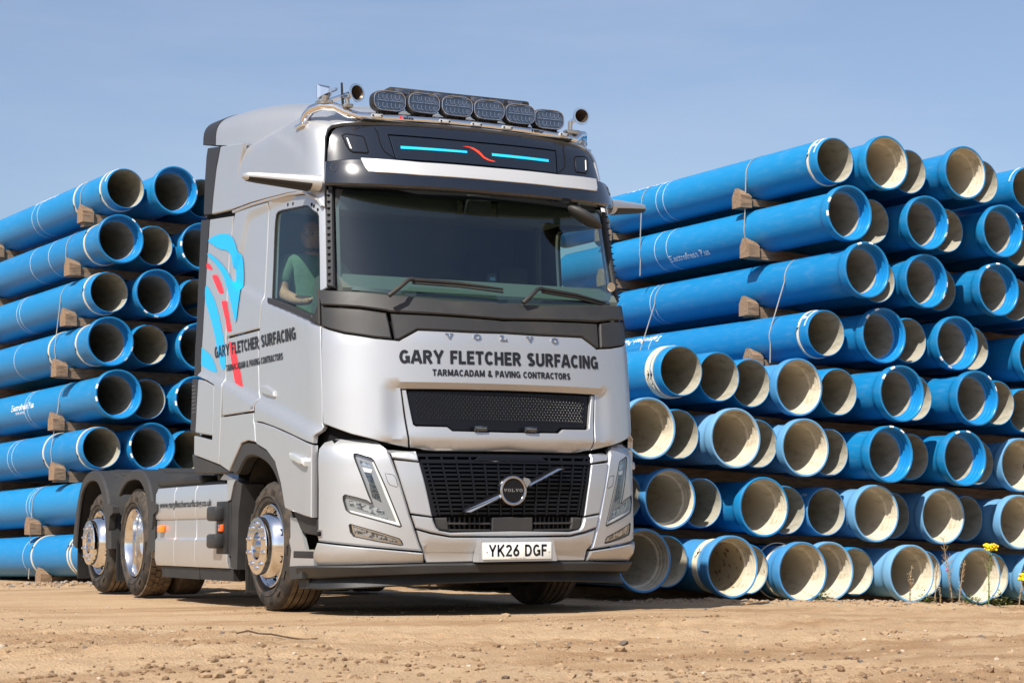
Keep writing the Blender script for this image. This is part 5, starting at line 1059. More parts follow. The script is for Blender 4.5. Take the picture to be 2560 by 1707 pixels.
# support brackets on the mudguard front legs
for y in (4.13,2.755):
    b=MB().prism([(y+.03,.83),(y-.15,.80),(y-.15,.745),(y-.05,.715),(y-.02,.60),(y+.03,.60)],'x',-1.256,-1.20); o=b.done('mudguard_stay',PLAST,TR,True,30); mirror(o)
def flap(y,z0,z1,x0,x1):
    b=MB().box(x0,x1,y-.006,y+.006,z0,z1); n=20
    for k in range(n): 
        z=z0+.02+(z1-z0-.04)*k/n
        for q in range(16): 
            x=x0+.015+(x1-x0-.03)*q/16; b.box(x,x+.010,y-.010,y-.005,z,z+.008)
    o=b.done('mud_flap',PLASTK,TR,False); mirror(o)
flap(5.36,.13,.55,-1.22,-.80); flap(4.04,.13,.50,-1.20,-.80); flap(.50,.12,.50,-1.19,-.78)
# --- side skirts between the axles
def skirt(y0,y1,nm,curve=False):
    prof=[(-1.15,.955),(-1.215,.935),(-1.236,.885),(-1.238,.700),(-1.231,.676),(-1.222,.672),(-1.222,.525),(-1.231,.510),(-1.238,.505),(-1.240,.345),(-1.225,.292),(-1.19,.286)]
    V=[];F=[];ys=[y0+.003,y0+.008,y1-.008,y1-.003]
    for j,y in enumerate(ys):
        e=0 if j in(1,2) else .006
        V+=[(x+e,y,z) for x,z in prof]
    n=len(prof)
    for j in range(3):
        for k in range(n-1): F.append((j*n+k,(j+1)*n+k,(j+1)*n+k+1,j*n+k+1))
    V+=[(x+.03,ys[0],z) for x,z in prof]+[(x+.03,ys[3],z) for x,z in prof]
    for k in range(n-1): F+=[(k,k+1,4*n+k+1,4*n+k),(3*n+k+1,3*n+k,5*n+k,5*n+k+1)]
    return mk(nm,V,F,SILVER,TR,True,28)
S1=skirt(2.16,2.70,'side_skirt');S2=skirt(1.60,2.16,'side_skirt');S3=skirt(.80,1.60,'side_skirt')
for o in (S1,S2,S3): mirror(o)
b=MB().prism([(-1.15,.955),(-1.236,.955),(-1.236,.885),(-1.15,.885)],'y',.70,.98)
b=MB().prism([(.98,.968),(.885,1.012),(.62,.957),(.665,.925),(.735,.81),(.81,.80),(.81,.96)],'x',-1.236,-1.14); o=b.done('skirt_corner',SILVER,TR,True,30); mirror(o)
b=MB().prism([(.60,.955),(.665,.93),(.735,.80),(.745,.40),(.75,.30),(.60,.284),(.585,.50),(.575,.70),(.50,.92)],'x',-1.225,-1.05); o=b.done('skirt_front_edge',PLAST,TR,True,30); mirror(o)
b=MB().prism([(.745,.80),(.81,.80),(.81,.385),(.745,.385)],'x',-1.226,-1.1); o=b.done('skirt_filler',PLAST,TR,False); mirror(o)
for y0,y1 in ((1.575,2.62),(.74,1.572)):
    b=MB().prism([(y0,.284),(y1,.284),(y1-.04,.195),(y0,.193)],'x',-1.205,-1.10); o=b.done('skirt_rubber',PLASTK,TR,False); mirror(o)
# climbing steps let into the skirt
b=MB().box(-1.243,-1.18,.80,1.045,.398,.80,.006); SB=b.done('step_recess',PLASTK,TR,True,30)
for (z0,z1) in ((.650,.762),(.442,.552)): MB().box(-1.318,-1.235,.865,1.075,z0,z1,.022).done('step_tread',PLAST,SB,True,40)
MB().box(-1.262,-1.24,.868,.958,.570,.626,.006).done('side_marker',AMBERD,SB,True,40)
MB().box(-1.260,-1.226,2.455,2.575,.569,.627,.006).done('side_marker',AMBER,TR,True,40)
# website line along the skirt
V,F=glyphs('www.garyfletchersurfacing.co.uk',.018);lo,hi=caph(.018);_a,_b=V[:,0].min(),V[:,0].max()
tl=mk('web_address',[(-1.2405-.0015,2.562+(1.176-2.562)*(u-_a)/(_b-_a),.770+.055*(w-lo)/(hi-lo)) for u,w in V],F,INK,TR,False)
tag(tl,kind='stuff')
# tank top, catwalk, filler cap, fender strip
b=MB().box(-1.20,-.62,.98,2.70,.90,.962,.01); b.box(-1.22,-.62,1.50,2.72,.955,1.02,.015); o=b.done('catwalk_deck',PLASTK,TR,True,30); mirror(o)
b=MB().box(-1.15,-.62,.80,2.66,.33,.90,.04); o=b.done('fuel_tank',STEEL,TR,True,30); mirror(o)
MB().lathe([(0,.0),(0,.115),(.035,.12),(.05,.11),(.05,0)],24,'z',(-1.08,1.14,.968)).done('filler_cap',PLASTK,TR,True,40)
# --- entry step at the bumper's rear corner
b=MB().prism([(-.54,.665),(-.665,.660),(-.70,.645),(-.80,.50),(-.842,.44),(-1.0,.44),(-1.0,.335),(-.53,.325),(-.56,.435),(-.52,.50),(-.545,.53)],'x',-1.226,-1.20); o=b.done('step_panel',SILVER,TR,True,30); mirror(o)
b=MB().box(-1.215,-.85,-1.10,-.60,.365,.385); b.box(-.86,-.85,-1.12,-.56,.38,.70); b.done('step_well',PLASTK,TR,False)
b=MB().box(-1.228,-1.02,-1.0,-.60,.378,.437,.010); st=b.done('entry_step',PLASTK,TR,True,30)
b=MB()
for k in range(16): b.box(-1.225,-1.03,-.99+k*.024,-.99+k*.024+.015,.436,.442)
tag(b.done('step_grip',mat('worn_grip',(.22,.20,.12),.7),st,False),kind='stuff')
b=MB().prism([(-.53,.325),(-.80,.325),(-.80,.245),(-.575,.236)],'x',-1.235,-1.05); o=b.done('sill_rubber',PLAST,TR,True,30); mirror(o)
b=MB().prism([(-.60,.235),(-.80,.24),(-.80,.175),(-.62,.172)],'x',-1.19,-1.05); o=b.done('sill_lip',PLASTK,TR,True,30); mirror(o)
# wheel-arch liner
b=MB(); pts=[(.70*math.cos(a),.49+.70*math.sin(a)) for a in np.linspace(-.2,PI+.2,24)]
V=[(x,y-.02,z) for x in (-1.17,-.70) for y,z in pts]; n=len(pts)
b.add(V,[(i,i+1,n+i+1,n+i) for i in range(n-1)]); b.add([(-.70,y-.02,z) for y,z in pts],[tuple(range(n))]); o=b.done('arch_liner',VOID,TR,True,40); mirror(o)
o=MB().box(-1.17,-.60,.70,.74,.25,1.30).done('arch_black_plate',VOID,TR,False); mirror(o)  # black plate added so no sky shows through the wheel arch
# --- chassis
b=MB()
for s in (-1,1): b.box(s*.40-.04,s*.40+.04,-1.3,5.5,.62,.90)
for y in (-.9,.6,1.6,2.7,4.1,5.3): b.box(-.4,.4,y-.06,y+.06,.66,.86)
b.done('chassis_rail',VOID,TR,False)
b=MB(); 
for y in (-.04,3.47,4.66): b.tube([(-.95,y,WZ),(.91,y,WZ)],.075,12)
b.lathe([(-.2,.05),(-.16,.19),(.16,.19),(.2,.05)],20,'x',(0,3.47,WZ)); b.done('axle',VOID,TR,True,40)
b=MB().box(-.55,.52,-1.25,.55,.46,1.12,.08); b.box(-.30,.28,-1.0,.4,.36,.50,.05); b.box(-.9,.86,-1.40,-1.30,.34,1.10); b.done('engine',VOID,TR,True,40)
b=MB().lathe([(0,.02),(.0,.45),(.05,.48),(.08,.46),(.08,0)],32,'z',(0,3.2,1.02)); b.box(-.5,.5,3.0,3.4,.90,1.02); b.done('fifth_wheel',VOID,TR,True,40)
b=MB().tube([(-.5,.70,1.35),(-.6,.95,1.20),(-.3,1.3,1.1),(-.2,1.7,1.05)],.02,8); b.box(-.62,.6,.68,.74,1.1,1.6); b.done('air_line',PLASTK,TR,True,50)
MB().box(-1.05,1.01,.66,.70,.90,1.2).done('cab_mount',VOID,TR,False)
# --- driver
DV=empty('person',(-.86,.06,1.8)); tag(DV,'man in a green polo shirt sitting at the wheel behind the door window','person')
def skin_body(name,verts,edges,rad,m,parent,sub=2,root=0):
    me=bpy.data.meshes.new(name); me.from_pydata(verts,edges,[]); me.update()
    o=link(name,me,parent); o.modifiers.new('s','SKIN'); 
    sv=me.skin_vertices[0].data
    for v,r in zip(sv,rad): v.radius=(r if isinstance(r,tuple) else (r,r)); v.use_root=False
    sv[root].use_root=True
    su=o.modifiers.new('u','SUBSURF'); su.levels=sub; su.render_levels=sub
    dg=bpy.context.evaluated_depsgraph_get(); ev=o.evaluated_get(dg); nm=bpy.data.meshes.new_from_object(ev)
    o.modifiers.clear(); o.data=nm; nm.materials.clear(); nm.materials.append(m)
    nm.polygons.foreach_set('use_smooth',[True]*len(nm.polygons)); return o
off=Vector((-.72,.25,1.8))
def rel(L_): return [tuple(Vector(p)-off) for p in L_]
# body: pelvis, torso, neck, both arms and legs as one continuous skin surface
bv=[(-.72,.24,1.88),(-.72,.26,2.10),(-.72,.25,2.32),(-.72,.24,2.50),(-.72,.23,2.59),(-.72,.215,2.66),
    (-.90,.22,2.53),(-.965,.18,2.44),(-.985,.13,2.30),(-.93,-.04,2.235),(-.865,-.17,2.225),
    (-.54,.22,2.53),(-.475,.16,2.42),(-.47,.06,2.28),(-.52,-.16,2.27),(-.56,-.27,2.29),
    (-.82,.18,1.87),(-.84,-.20,1.90),(-.84,-.30,1.50),(-.62,.18,1.87),(-.60,-.20,1.90),(-.60,-.30,1.50)]
be=[(0,1),(1,2),(2,3),(3,4),(4,5),(3,6),(6,7),(7,8),(8,9),(9,10),(3,11),(11,12),(12,13),(13,14),(14,15),(0,16),(16,17),(17,18),(0,19),(19,20),(20,21)]
br=[.16,(.17,.13),(.18,.13),(.15,.11),.068,.062,.082,.072,.055,.042,.034,.082,.072,.055,.042,.034,.10,.085,.06,.10,.085,.06]
skin_body('body',rel(bv),be,br,SKIN_,DV)
sv_=[(-.72,.24,1.86),(-.72,.26,2.10),(-.72,.25,2.32),(-.72,.24,2.50),(-.72,.235,2.575),(-.905,.22,2.53),(-.972,.18,2.44),(-.987,.145,2.345),(-.535,.22,2.53),(-.47,.16,2.42),(-.465,.09,2.33)]
se=[(0,1),(1,2),(2,3),(3,4),(3,5),(5,6),(6,7),(3,8),(8,9),(9,10)]
sr=[.175,(.187,.15),(.197,.148),(.165,.125),.080,.098,.090,.078,.098,.090,.078]
skin_body('polo_shirt',rel(sv_),se,sr,SHIRT,DV)
# head with brow, nose, mouth, chin, ears
bm=bmesh.new(); bmesh.ops.create_uvsphere(bm,u_segments=28,v_segments=20,radius=1)
for v in bm.verts:
    x,y,z=v.co; X_,Y_,Z_=x*.078,y*.098,z*.122
    if z<-.2: X_*=1-.28*min(1,(-z-.2)/.8); 
    if y<0:
        Y_-=.012*math.exp(-((x/.35)**2+((z+.75)/.25)**2))            # chin
        Y_-=.026*math.exp(-((x/.17)**2+((z+.12)/.17)**2))             # nose
        Y_+=.012*math.exp(-(((abs(x)-.42)/.2)**2+((z-.12)/.11)**2))   # eye sockets
        Y_-=.007*math.exp(-((x/.6)**2+((z-.30)/.10)**2))              # brow
        Y_-=.006*math.exp(-((x/.30)**2+((z+.48)/.07)**2))             # lips
    v.co=(X_,Y_,Z_)
bm.verts.index_update(); HV=[tuple(v.co) for v in bm.verts];HF=[tuple(v.index for v in f.verts) for f in bm.faces]; bm.free()
hd=MB().add(HV,HF)
for s in (-1,1): hd.add([(s*.078+s*dx,dy+.012,dz) for dx,dy,dz in ((0,-.015,.03),(.014,0,.036),(.016,.012,.02),(.008,.0,-.028),(0,-.01,-.03),(0,.01,0))],[(0,1,2,5),(0,5,3,4),(5,2,3)])
H=hd.done('head',SKIN_,DV,True,60); H.location=Vector((-.725,.205,2.752))-off; H.rotation_euler=(math.radians(6),0,math.radians(-38))
hb=MB(); V=[(x*1.05,y*1.05+.004,z*1.04+.002) for x,y,z in HV]; 
hb.add(V,[f for f in HF if all((V[i][2]>.055+.05*(V[i][1]<-.03)) or (V[i][1]>.015 and V[i][2]>-.05) for i in f)]); hb.done('hair',HAIR,H,True,60)
hb=MB(); V=[(x*1.03,y*1.03-.001,z*1.02) for x,y,z in HV]; hb.add(V,[f for f in HF if all(V[i][1]<.0 and V[i][2]<-.082 for i in f)]); hb.done('beard',mat('stubble',(.13,.085,.06),.8),H,True,60)
for s in (-1,1):
    MB().lathe([(-.012,0),(-.008,.005),(0,.008)],12,'y',(s*.033,-.083,.016)).done('eye',HAIR,H); MB().box(s*.033-.018,s*.033+.018,-.100,-.090,.034,.040,.002).done('eyebrow',HAIR,H)
# hands: palm plus five bent fingers closed over the wheel rim
def hand(base,dirx,side):
    b=Vector(base); d=Vector(dirx).normalized(); up=Vector((0,0,1)); sd=d.cross(up).normalized()*side; dn=-up
    bv=[b,b+d*.05,b+d*.085]; 
    skin_body('palm',rel(bv),[(0,1),(1,2)],[(.030,.022),(.042,.020),(.040,.017)],SKIN_,DV,2)
    for i,(o_,L_) in enumerate(((-.030,.070),(-.010,.080),(.010,.076),(.029,.060))):
        r=b+d*.075+sd*o_; skin_body('finger',rel([r,r+d*L_*.45+up*.006,r+d*L_*.75+dn*.014,r+d*L_*.62+dn*.040]),[(0,1),(1,2),(2,3)],[.0095,.0092,.0085,.0075],SKIN_,DV,1)
    r=b+d*.02-sd*.032; skin_body('thumb',rel([r,r+d*.030-sd*.022,r+d*.055-sd*.022+dn*.016]),[(0,1),(1,2)],[.012,.011,.009],SKIN_,DV,1)
hand((-.865,-.165,2.226),(.25,-1,.06),-1); hand((-.555,-.265,2.29),(-.25,-1,.15),1)
# ================================================================= PIPES
def bluemat(name,c1,c2):
    m=mat(name,c1,.36,0,spec=.45); t=m.node_tree; b=t.nodes['Principled BSDF']
    oi=N(t,'ShaderNodeObjectInfo'); mi=N(t,'ShaderNodeMix',data_type='RGBA'); mi.inputs['A'].default_value=(*c1,1); mi.inputs['B'].default_value=(*c2,1)
    tcn=N(t,'ShaderNodeTexCoord'); mpn=N(t,'ShaderNodeMapping'); mpn.inputs['Scale'].default_value=(6,1.6,6); nn=N(t,'ShaderNodeTexNoise'); nn.inputs['Scale'].default_value=3.4; nn.inputs['Detail'].default_value=7
    mr=N(t,'ShaderNodeMapRange'); mr.inputs['From Min'].default_value=.50; mr.inputs['From Max'].default_value=.78; mr.inputs['To Max'].default_value=.11
    m2=N(t,'ShaderNodeMix',data_type='RGBA'); m2.inputs['B'].default_value=(.24,.33,.38,1)
    ml=N(t,'ShaderNodeMath',operation='MULTIPLY'); ml.inputs[1].default_value=.8
    l=t.links.new
    l(oi.outputs['Random'],ml.inputs[0]); l(ml.outputs[0],mi.inputs['Factor']); l(tcn.outputs['Object'],mpn.inputs['Vector']); l(mpn.outputs[0],nn.inputs['Vector']); l(nn.outputs['Fac'],mr.inputs['Value'])
    l(mi.outputs['Result'],m2.inputs['A']); l(mr.outputs[0],m2.inputs['Factor']); l(m2.outputs['Result'],b.inputs['Base Color'])
    rr=N(t,'ShaderNodeMapRange'); rr.inputs['To Min'].default_value=.34; rr.inputs['To Max'].default_value=.55; l(nn.outputs['Fac'],rr.inputs['Value']); l(rr.outputs[0],b.inputs['Roughness'])
    return m
PB=bluemat('pipe_blue',(.005,.155,.37),(.007,.195,.43))
PF=bluemat('pipe_faded_blue',(.105,.29,.50),(.17,.36,.55))
PM=bluemat('pipe_mid_blue',(.045,.215,.46),(.06,.25,.49))
LIN=mat('cement_lining',(.33,.31,.25),.85,0,noise=(5,(.21,.195,.155),.45,.75,.95,(3,1,3)),bump=(50,.15,.002))
LINC=mat('cream_lining',(.52,.475,.375),.8,0,noise=(4,(.31,.255,.17),.50,.74,.9,(3,1,3)))
RUSTL=mat('stained_lining',(.44,.37,.25),.8,0,noise=(13,(.13,.055,.022),.56,.63,.9))
SEGS=64
def pmesh(kind,blue,inner,name):
    b=MB()
    if kind=='b':
        inn=[(.142,.224),(.135,.244),(.104,.246),(.101,.2575),(.088,.2575),(.085,.2515),(.054,.2525),(.051,.263),(.033,.263),(.030,.255),(.012,.256),(.002,.261)]
        outr=[(0,.264),(0,.278),(.003,.2815),(.010,.2825),(.085,.2825),(.105,.279),(.130,.268),(.160,.250),(.180,.243),(.215,.240),(1.5,.240),(3.5,.240),(5.6,.240),(5.6,.222)]
    else:
        inn=[(.02,.2225),(.002,.2245)]
        outr=[(0,.226),(0,.2325),(.004,.235),(.035,.2395),(.06,.240),(1.5,.240),(3.5,.240),(5.6,.240),(5.6,.222)]
    b.lathe(inn+outr,SEGS,'y',mi=[1]*(len(inn)-1)+[0]*len(outr))
    o=b.done(name,None,None,True,34,mats=[blue,inner]); me=o.data; bpy.data.objects.remove(o); return me
def lmesh(kind,m,name):
    b=MB().lathe([(.142,.2245),(.16,.2215),(1.5,.2215),(5.55,.2215)] if kind=='b' else [(.003,.2250),(.03,.2222),(1.5,.2215),(5.55,.2215)],SEGS,'y')
    o=b.done(name,m,None,True,40,fix=False); me=o.data; bpy.data.objects.remove(o)
    bm=bmesh.new();bm.from_mesh(me)
    for f in bm.faces:
        c=f.calc_center_median()
        if f.normal.x*c.x+f.normal.z*c.z>0: f.normal_flip()
    bm.to_mesh(me);bm.free(); return me
BELLIN=mat('socket_blue',(.010,.21,.52),.30)
ME={('b','blue'):pmesh('b',PB,BELLIN,'pipe'),('b','faded'):pmesh('b',PF,LINC,'pipe'),('b','mid'):pmesh('b',PM,LINC,'pipe'),('p','blue'):pmesh('p',PB,LIN,'pipe'),('p','faded'):pmesh('p',PF,LIN,'pipe'),('p','mid'):pmesh('p',PM,LIN,'pipe'),('b','bluecream'):pmesh('b',PB,LINC,'pipe')}
LM={('b','g'):lmesh('b',LIN,'lining'),('p','g'):lmesh('p',LIN,'lining'),('b','c'):lmesh('b',LINC,'lining'),('p','c'):lmesh('p',LINC,'lining'),('b','r'):lmesh('b',RUSTL,'lining')}
def markmesh():
    b=MB()
    for a0,a1 in ((0,.19),):
        V=[];n=6
        for k in range(n):
            a=a0+(a1-a0)*k/(n-1)
            for y,r in ((-.0012,.266),(-.0012,.2775),(.0025,.2828),(.014,.2838)): V.append((r*math.cos(a),y,r*math.sin(a)))
        b.add(V,[(k*4+j,k*4+j+1,k*4+j+5,k*4+j+4) for k in range(n-1) for j in range(3)])
    o=b.done('m',WHITEM,None,True,60); me=o.data; bpy.data.objects.remove(o); return me
MARK=markmesh()
def ringmesh(r0,r1,w,m):
    b=MB().lathe([(0,r0),(0,r1),(w,r1),(w,r0)],56,'y'); o=b.done('r',m,None,True,34); me=o.data; bpy.data.objects.remove(o); return me
LINEM=ringmesh(.2400,.2409,.006,WHITEM); HOOP=ringmesh(.2402,.2485,.026,HOOPM); HOOPW=ringmesh(.2402,.2500,.075,HOOPM); HOOPB=ringmesh(.262,.270,.022,HOOPM)
aR=Vector((-.01857673,.99972262,.01447738)).normalized(); aL=Vector((-.1389447,.99011776,-.01900491)).normalized()
def basis(a):
    y=a.normalized(); x=y.cross(Vector((0,0,1))).normalized(); z=x.cross(y); return x,y,z
ORD=['','first','second','third','fourth','fifth','sixth','seventh','eighth','ninth','tenth','eleventh','twelfth','thirteenth','fourteenth','fifteenth','sixteenth']
ROWN={1:'top row',2:'second row down',3:'third row down',4:'fourth row down',5:'fifth row down',6:'sixth row down',7:'row above the lowest',8:'lowest row'}
PIPES={}
def put_pipe(stack,row,col,kind,pos,a,style,lin,lab,grp):
    o=bpy.data.objects.new('pipe',ME[(kind,style)]); COL.objects.link(o)
    x,y,z=basis(a); ang=random.uniform(-.5,.5); M=Matrix(((x.x,y.x,z.x),(x.y,y.y,z.y),(x.z,y.z,z.z)))@Matrix.Rotation(ang,3,'Y')
    o.matrix_world=M.to_4x4(); o.location=pos
    tag(o,lab,'pipe',grp)
    l=link('lining',LM[(kind,lin)],o)
    PIPES[(stack,row,col)]=(o,ang,kind); return o
def cyl_text(o,ang,s,y0,y1,a_mid,h,flip,m=WHITEM,bold=.02,r=.2408):
    V,F=glyphs(s,bold);lo,hi=caph(bold);x0,x1=V[:,0].min(),V[:,0].max()
    u=(V[:,0]-x0)/(x1-x0);w=(V[:,1]-lo)/(hi-lo)-.5
    if flip: yy=y0+(y1-y0)*u; aa=a_mid+w*h/r
    else: yy=y1-(y1-y0)*u; aa=a_mid-w*h/r
    # a_mid is measured from +x (outboard is pi), upward; undo the pipe's own roll
    aa=aa+ang
    mk('pipe_lettering',[(r*math.cos(t),y,r*math.sin(t)) for y,t in zip(yy,aa)],F,m,o,False).__setitem__('kind','stuff')
def style_for(stack,row,i,kind):
    if stack=='L': return 'blue','g'
    if kind=='p':
        return ('blue','g') if row<=4 else (('blue' if row==5 or i%3 else 'mid'),'g' if row<8 else 'c')
    if row==1: return 'bluecream','c'
    if row<=4: return 'blue','g'
    if row==5: return ('mid','c') if i==4 else ('blue','g')
    if row==6: return ('faded','c') if i in(1,3,5,11) else ('blue','g')
    if row==7: return ('mid','c') if i in (2,) else ('bluecream','c') if i==4 else ('faded','c')
    return ('mid','r') if i==3 else (('mid','c') if i in (1,5) else ('faded','c'))
def fill(stack,LST,a,name):
    rows={}
    for r,k,x,y,z in LST: rows.setdefault(r,[]).append((k,Vector((x,y,z))))
    for r,L_ in rows.items():
        for i,(k,p) in enumerate(L_,1):
            st,li=style_for(stack,r,i,k)
            lab='%s blue pipe, %s from the %s, %s of the %s'%({'b':'socketed','p':'plain-ended'}[k],ORD[i],'cab' if stack=='R' else 'outer side','%s'%ROWN[r],name)
            put_pipe(stack,r,i,k,p,a,st,li,lab,'blue pipes in the '+name)
_h=Vector((aR.x,aR.y,0)).normalized(); _v=Vector((_h.y,-_h.x,0)); EXT=[]
for r in range(1,9):
    q=[(r_,k,Vector((x,y,z))) for r_,k,x,y,z in RIGHT if r_==r]; v0=max(p.dot(_v) for _,_,p in q); z0=min(p.z for _,_,p in q)
    for j in (1,2):
        p=_v*(v0+.5*j)+_h*(2.25 if (r+j)%2 else 2.5); EXT.append((r,'b' if (r+j)%2 else 'p',p.x,p.y,z0-.018*j))
RIGHT=sorted(RIGHT+EXT,key=lambda t:t[0])
fill('R',RIGHT,aR,'wide stack'); fill('L',LEFT,aL,'far stack')
hR=Vector((aR.x,aR.y,0)).normalized(); vR=Vector((hR.y,-hR.x,0)); hL=Vector((aL.x,aL.y,0)).normalized(); vL=Vector((hL.y,-hL.x,0))
# the two lowest rows of the far stack, ends tucked behind the mudguards
for r,z in ((7,.925),(8,.330)):
    for i,(v,e) in enumerate(((.93 if r==7 else .86,7.9),(1.48,8.1),(2.03,8.3)),1):
        p=vL*v+hL*e; p.z=z; k='p' if (i+r)%2 else 'b'
        put_pipe('L',r,i,k,p,aL,'blue','g','blue pipe, %s from the outer side, %s of the far stack'%(ORD[i],ROWN[r]),'blue pipes in the far stack')
for r in range(1,9):  # extra columns added behind the cab to block light and sky
    for j in (1,2):
        vv=2.1+.5*j; p=vL*vv+hL*8.3; p.z={1:4.52,2:3.90,3:3.31,4:2.73,5:2.10,6:1.52,7:.92,8:.325}[r]; put_pipe('L',r,3+j,'b' if (r+j)%2 else 'p',p,aL,'blue','g','blue pipe, %s from the outer side, %s of the far stack'%(ORD[3+j],ROWN[r]),'blue pipes in the far stack')
# white rim dabs, printed lines, lettering
for (s,r,i),ang in {('R',2,1):2.6,('R',2,3):-.5,('R',2,5):.1,('R',3,1):1.3,('R',3,3):-.7,('R',3,5):1.5,('R',4,2):1.8,('R',4,4):3.7,('R',5,6):1.9,('R',5,8):.3,('R',6,7):.9,('R',6,9):1.3,('L',1,2):-.1,('L',2,1):.35,('L',2,3):3.0,('L',3,2):4.0,('L',4,1):-.9,('L',5,1):2.75,('L',5,3):2.7,('L',6,2):2.9,('L',4,3):2.2}.items():
    if (s,r,i) in PIPES:
        o,an,k=PIPES[(s,r,i)]
        if k=='b': 
            for d_ in (0,.52): m=link('rim_mark',MARK,o); m.rotation_euler=(0,-(ang+an+d_),0)
for key,ysl in {('R',1,1):(2.9,3.05,),('R',2,1):(3.05,3.30),('R',3,1):(3.6,3.7),('R',4,1):(3.0,),('L',1,1):(2.15,2.33),('L',2,1):(1.6,2.2,),('L',3,1):(2.2,2.3),('L',4,1):(2.4,),('L',5,1):(2.2,2.3),('L',6,1):(2.2,2.35),('L',7,1):(1.9,2.0),('L',8,1):(1.9,)}.items():
    for y in ysl: l=link('printed_line',LINEM,PIPES[key][0]); l.location=(0,y,0)
def txt(key,s,y0,y1,a,h,flip):
    o,an,k=PIPES[key]; cyl_text(o,an,s,y0,y1,a,h,flip)
txt(('L',5,1),'Electrofresh Plus',2.0,2.75,PI-.12,.075,False); txt(('L',5,1),'EN 545 : ISO 2531',2.3,2.6,PI+.18,.030,False)
txt(('L',1,1),'Electrofresh Plus',1.75,2.5,PI-.95,.075,True)
txt(('R',2,1),'Electrofresh Plus',2.25,3.05,PI+.62,.080,False)
txt(('R',1,1),'Electrofresh Plus',3.0,3.9,PI-1.15,.080,True)
txt(('R',4,1),'Electrofresh Plus',2.85,3.65,PI-.75,.085,True)
for key in (('R',4,1),('R',1,1),('R',7,6)):
    if key in PIPES: txt(key,'450',.075,.17,PI-.75,.035,True)
for key in (('R',4,1),('R',1,1),('R',1,6),('L',1,1)):
    o,an,k=PIPES[key]; b=MB()
    for y in (.05,.062):
        pts=[(.2413*math.cos(t+an),y,.2413*math.sin(t+an)) for t in np.linspace(PI-1.3,PI-.3,14)]; b.tube(pts,.0022,4)
    b.done('insertion_mark',WHITEM,o,True,60)
# loose cream hoops round some pipes
def hoop(key,y,me,lab,dx=0.):
    o,an,k=PIPES[key]; h=bpy.data.objects.new('hoop',me); COL.objects.link(h); h.matrix_world=o.matrix_world.copy(); h.rotation_euler=o.rotation_euler; h.location=o.location+o.rotation_euler.to_matrix()@Vector((0,y,0))
    tag(h,lab,'hoop','cream hoops slipped over the pipes'); 
    b=MB().tube([(-.246,.01,.02),(-.27,-.02,.06)],.003,5); b.tube([(-.246,.01,.02),(-.262,.03,-.03)],.003,5); b.box(-.256,-.244,.004,.02,.01,.03)
    b.done('cable_tie',PLASTK,h,True,40)
hoop(('L',1,1),.16,HOOP,'cream hoop close to the mouth of the top outer pipe of the far stack'); hoop(('L',1,1),.95,HOOP,'cream hoop further back along the top outer pipe of the far stack')
hoop(('L',2,1),.48,HOOP,'cream hoop on the second outer pipe down of the far stack'); hoop(('L',3,1),.16,HOOP,'cream hoop near the mouth of the third outer pipe down')
hoop(('L',4,1),.42,HOOP,'cream hoop nearer the socket on the fourth outer pipe down'); hoop(('L',4,1),1.25,HOOP,'cream hoop set back from the socket on the fourth outer pipe')
hoop(('L',6,1),.12,HOOP,'cream hoop with a tie at the mouth of the sixth outer pipe'); hoop(('L',6,1),1.15,HOOP,'cream hoop midway along the sixth outer pipe of the far stack')
hoop(('L',8,1),.42,HOOP,'cream hoop beside the mud flap on the lowest outer pipe'); hoop(('L',8,1),.50,HOOP,'cream hoop just behind another one on the lowest outer pipe'); hoop(('L',8,1),1.6,HOOP,'cream hoop midway along the lowest outer pipe')
hoop(('R',1,1),.13,HOOP,'white hoop near the mouth of the highest long pipe of the wide stack'); hoop(('R',4,1),.14,HOOP,'white hoop near the mouth of the fourth long pipe of the wide stack')
hoop(('R',5,1),.12,HOOP,'front hoop of the pair on the pipe beside the truck nose'); hoop(('R',5,1),.17,HOOPW,'wide second hoop on the pipe beside the truck nose')
hoop(('R',8,3),.22,HOOPW,'wide tan hoop behind a socket mouth in the lowest row'); hoop(('R',8,5),.26,HOOP,'cream hoop tight behind the fifth mouth of the lowest row'); hoop(('R',8,5),.40,HOOPB,'loose cream hoop hanging down to the dirt by the lowest row')
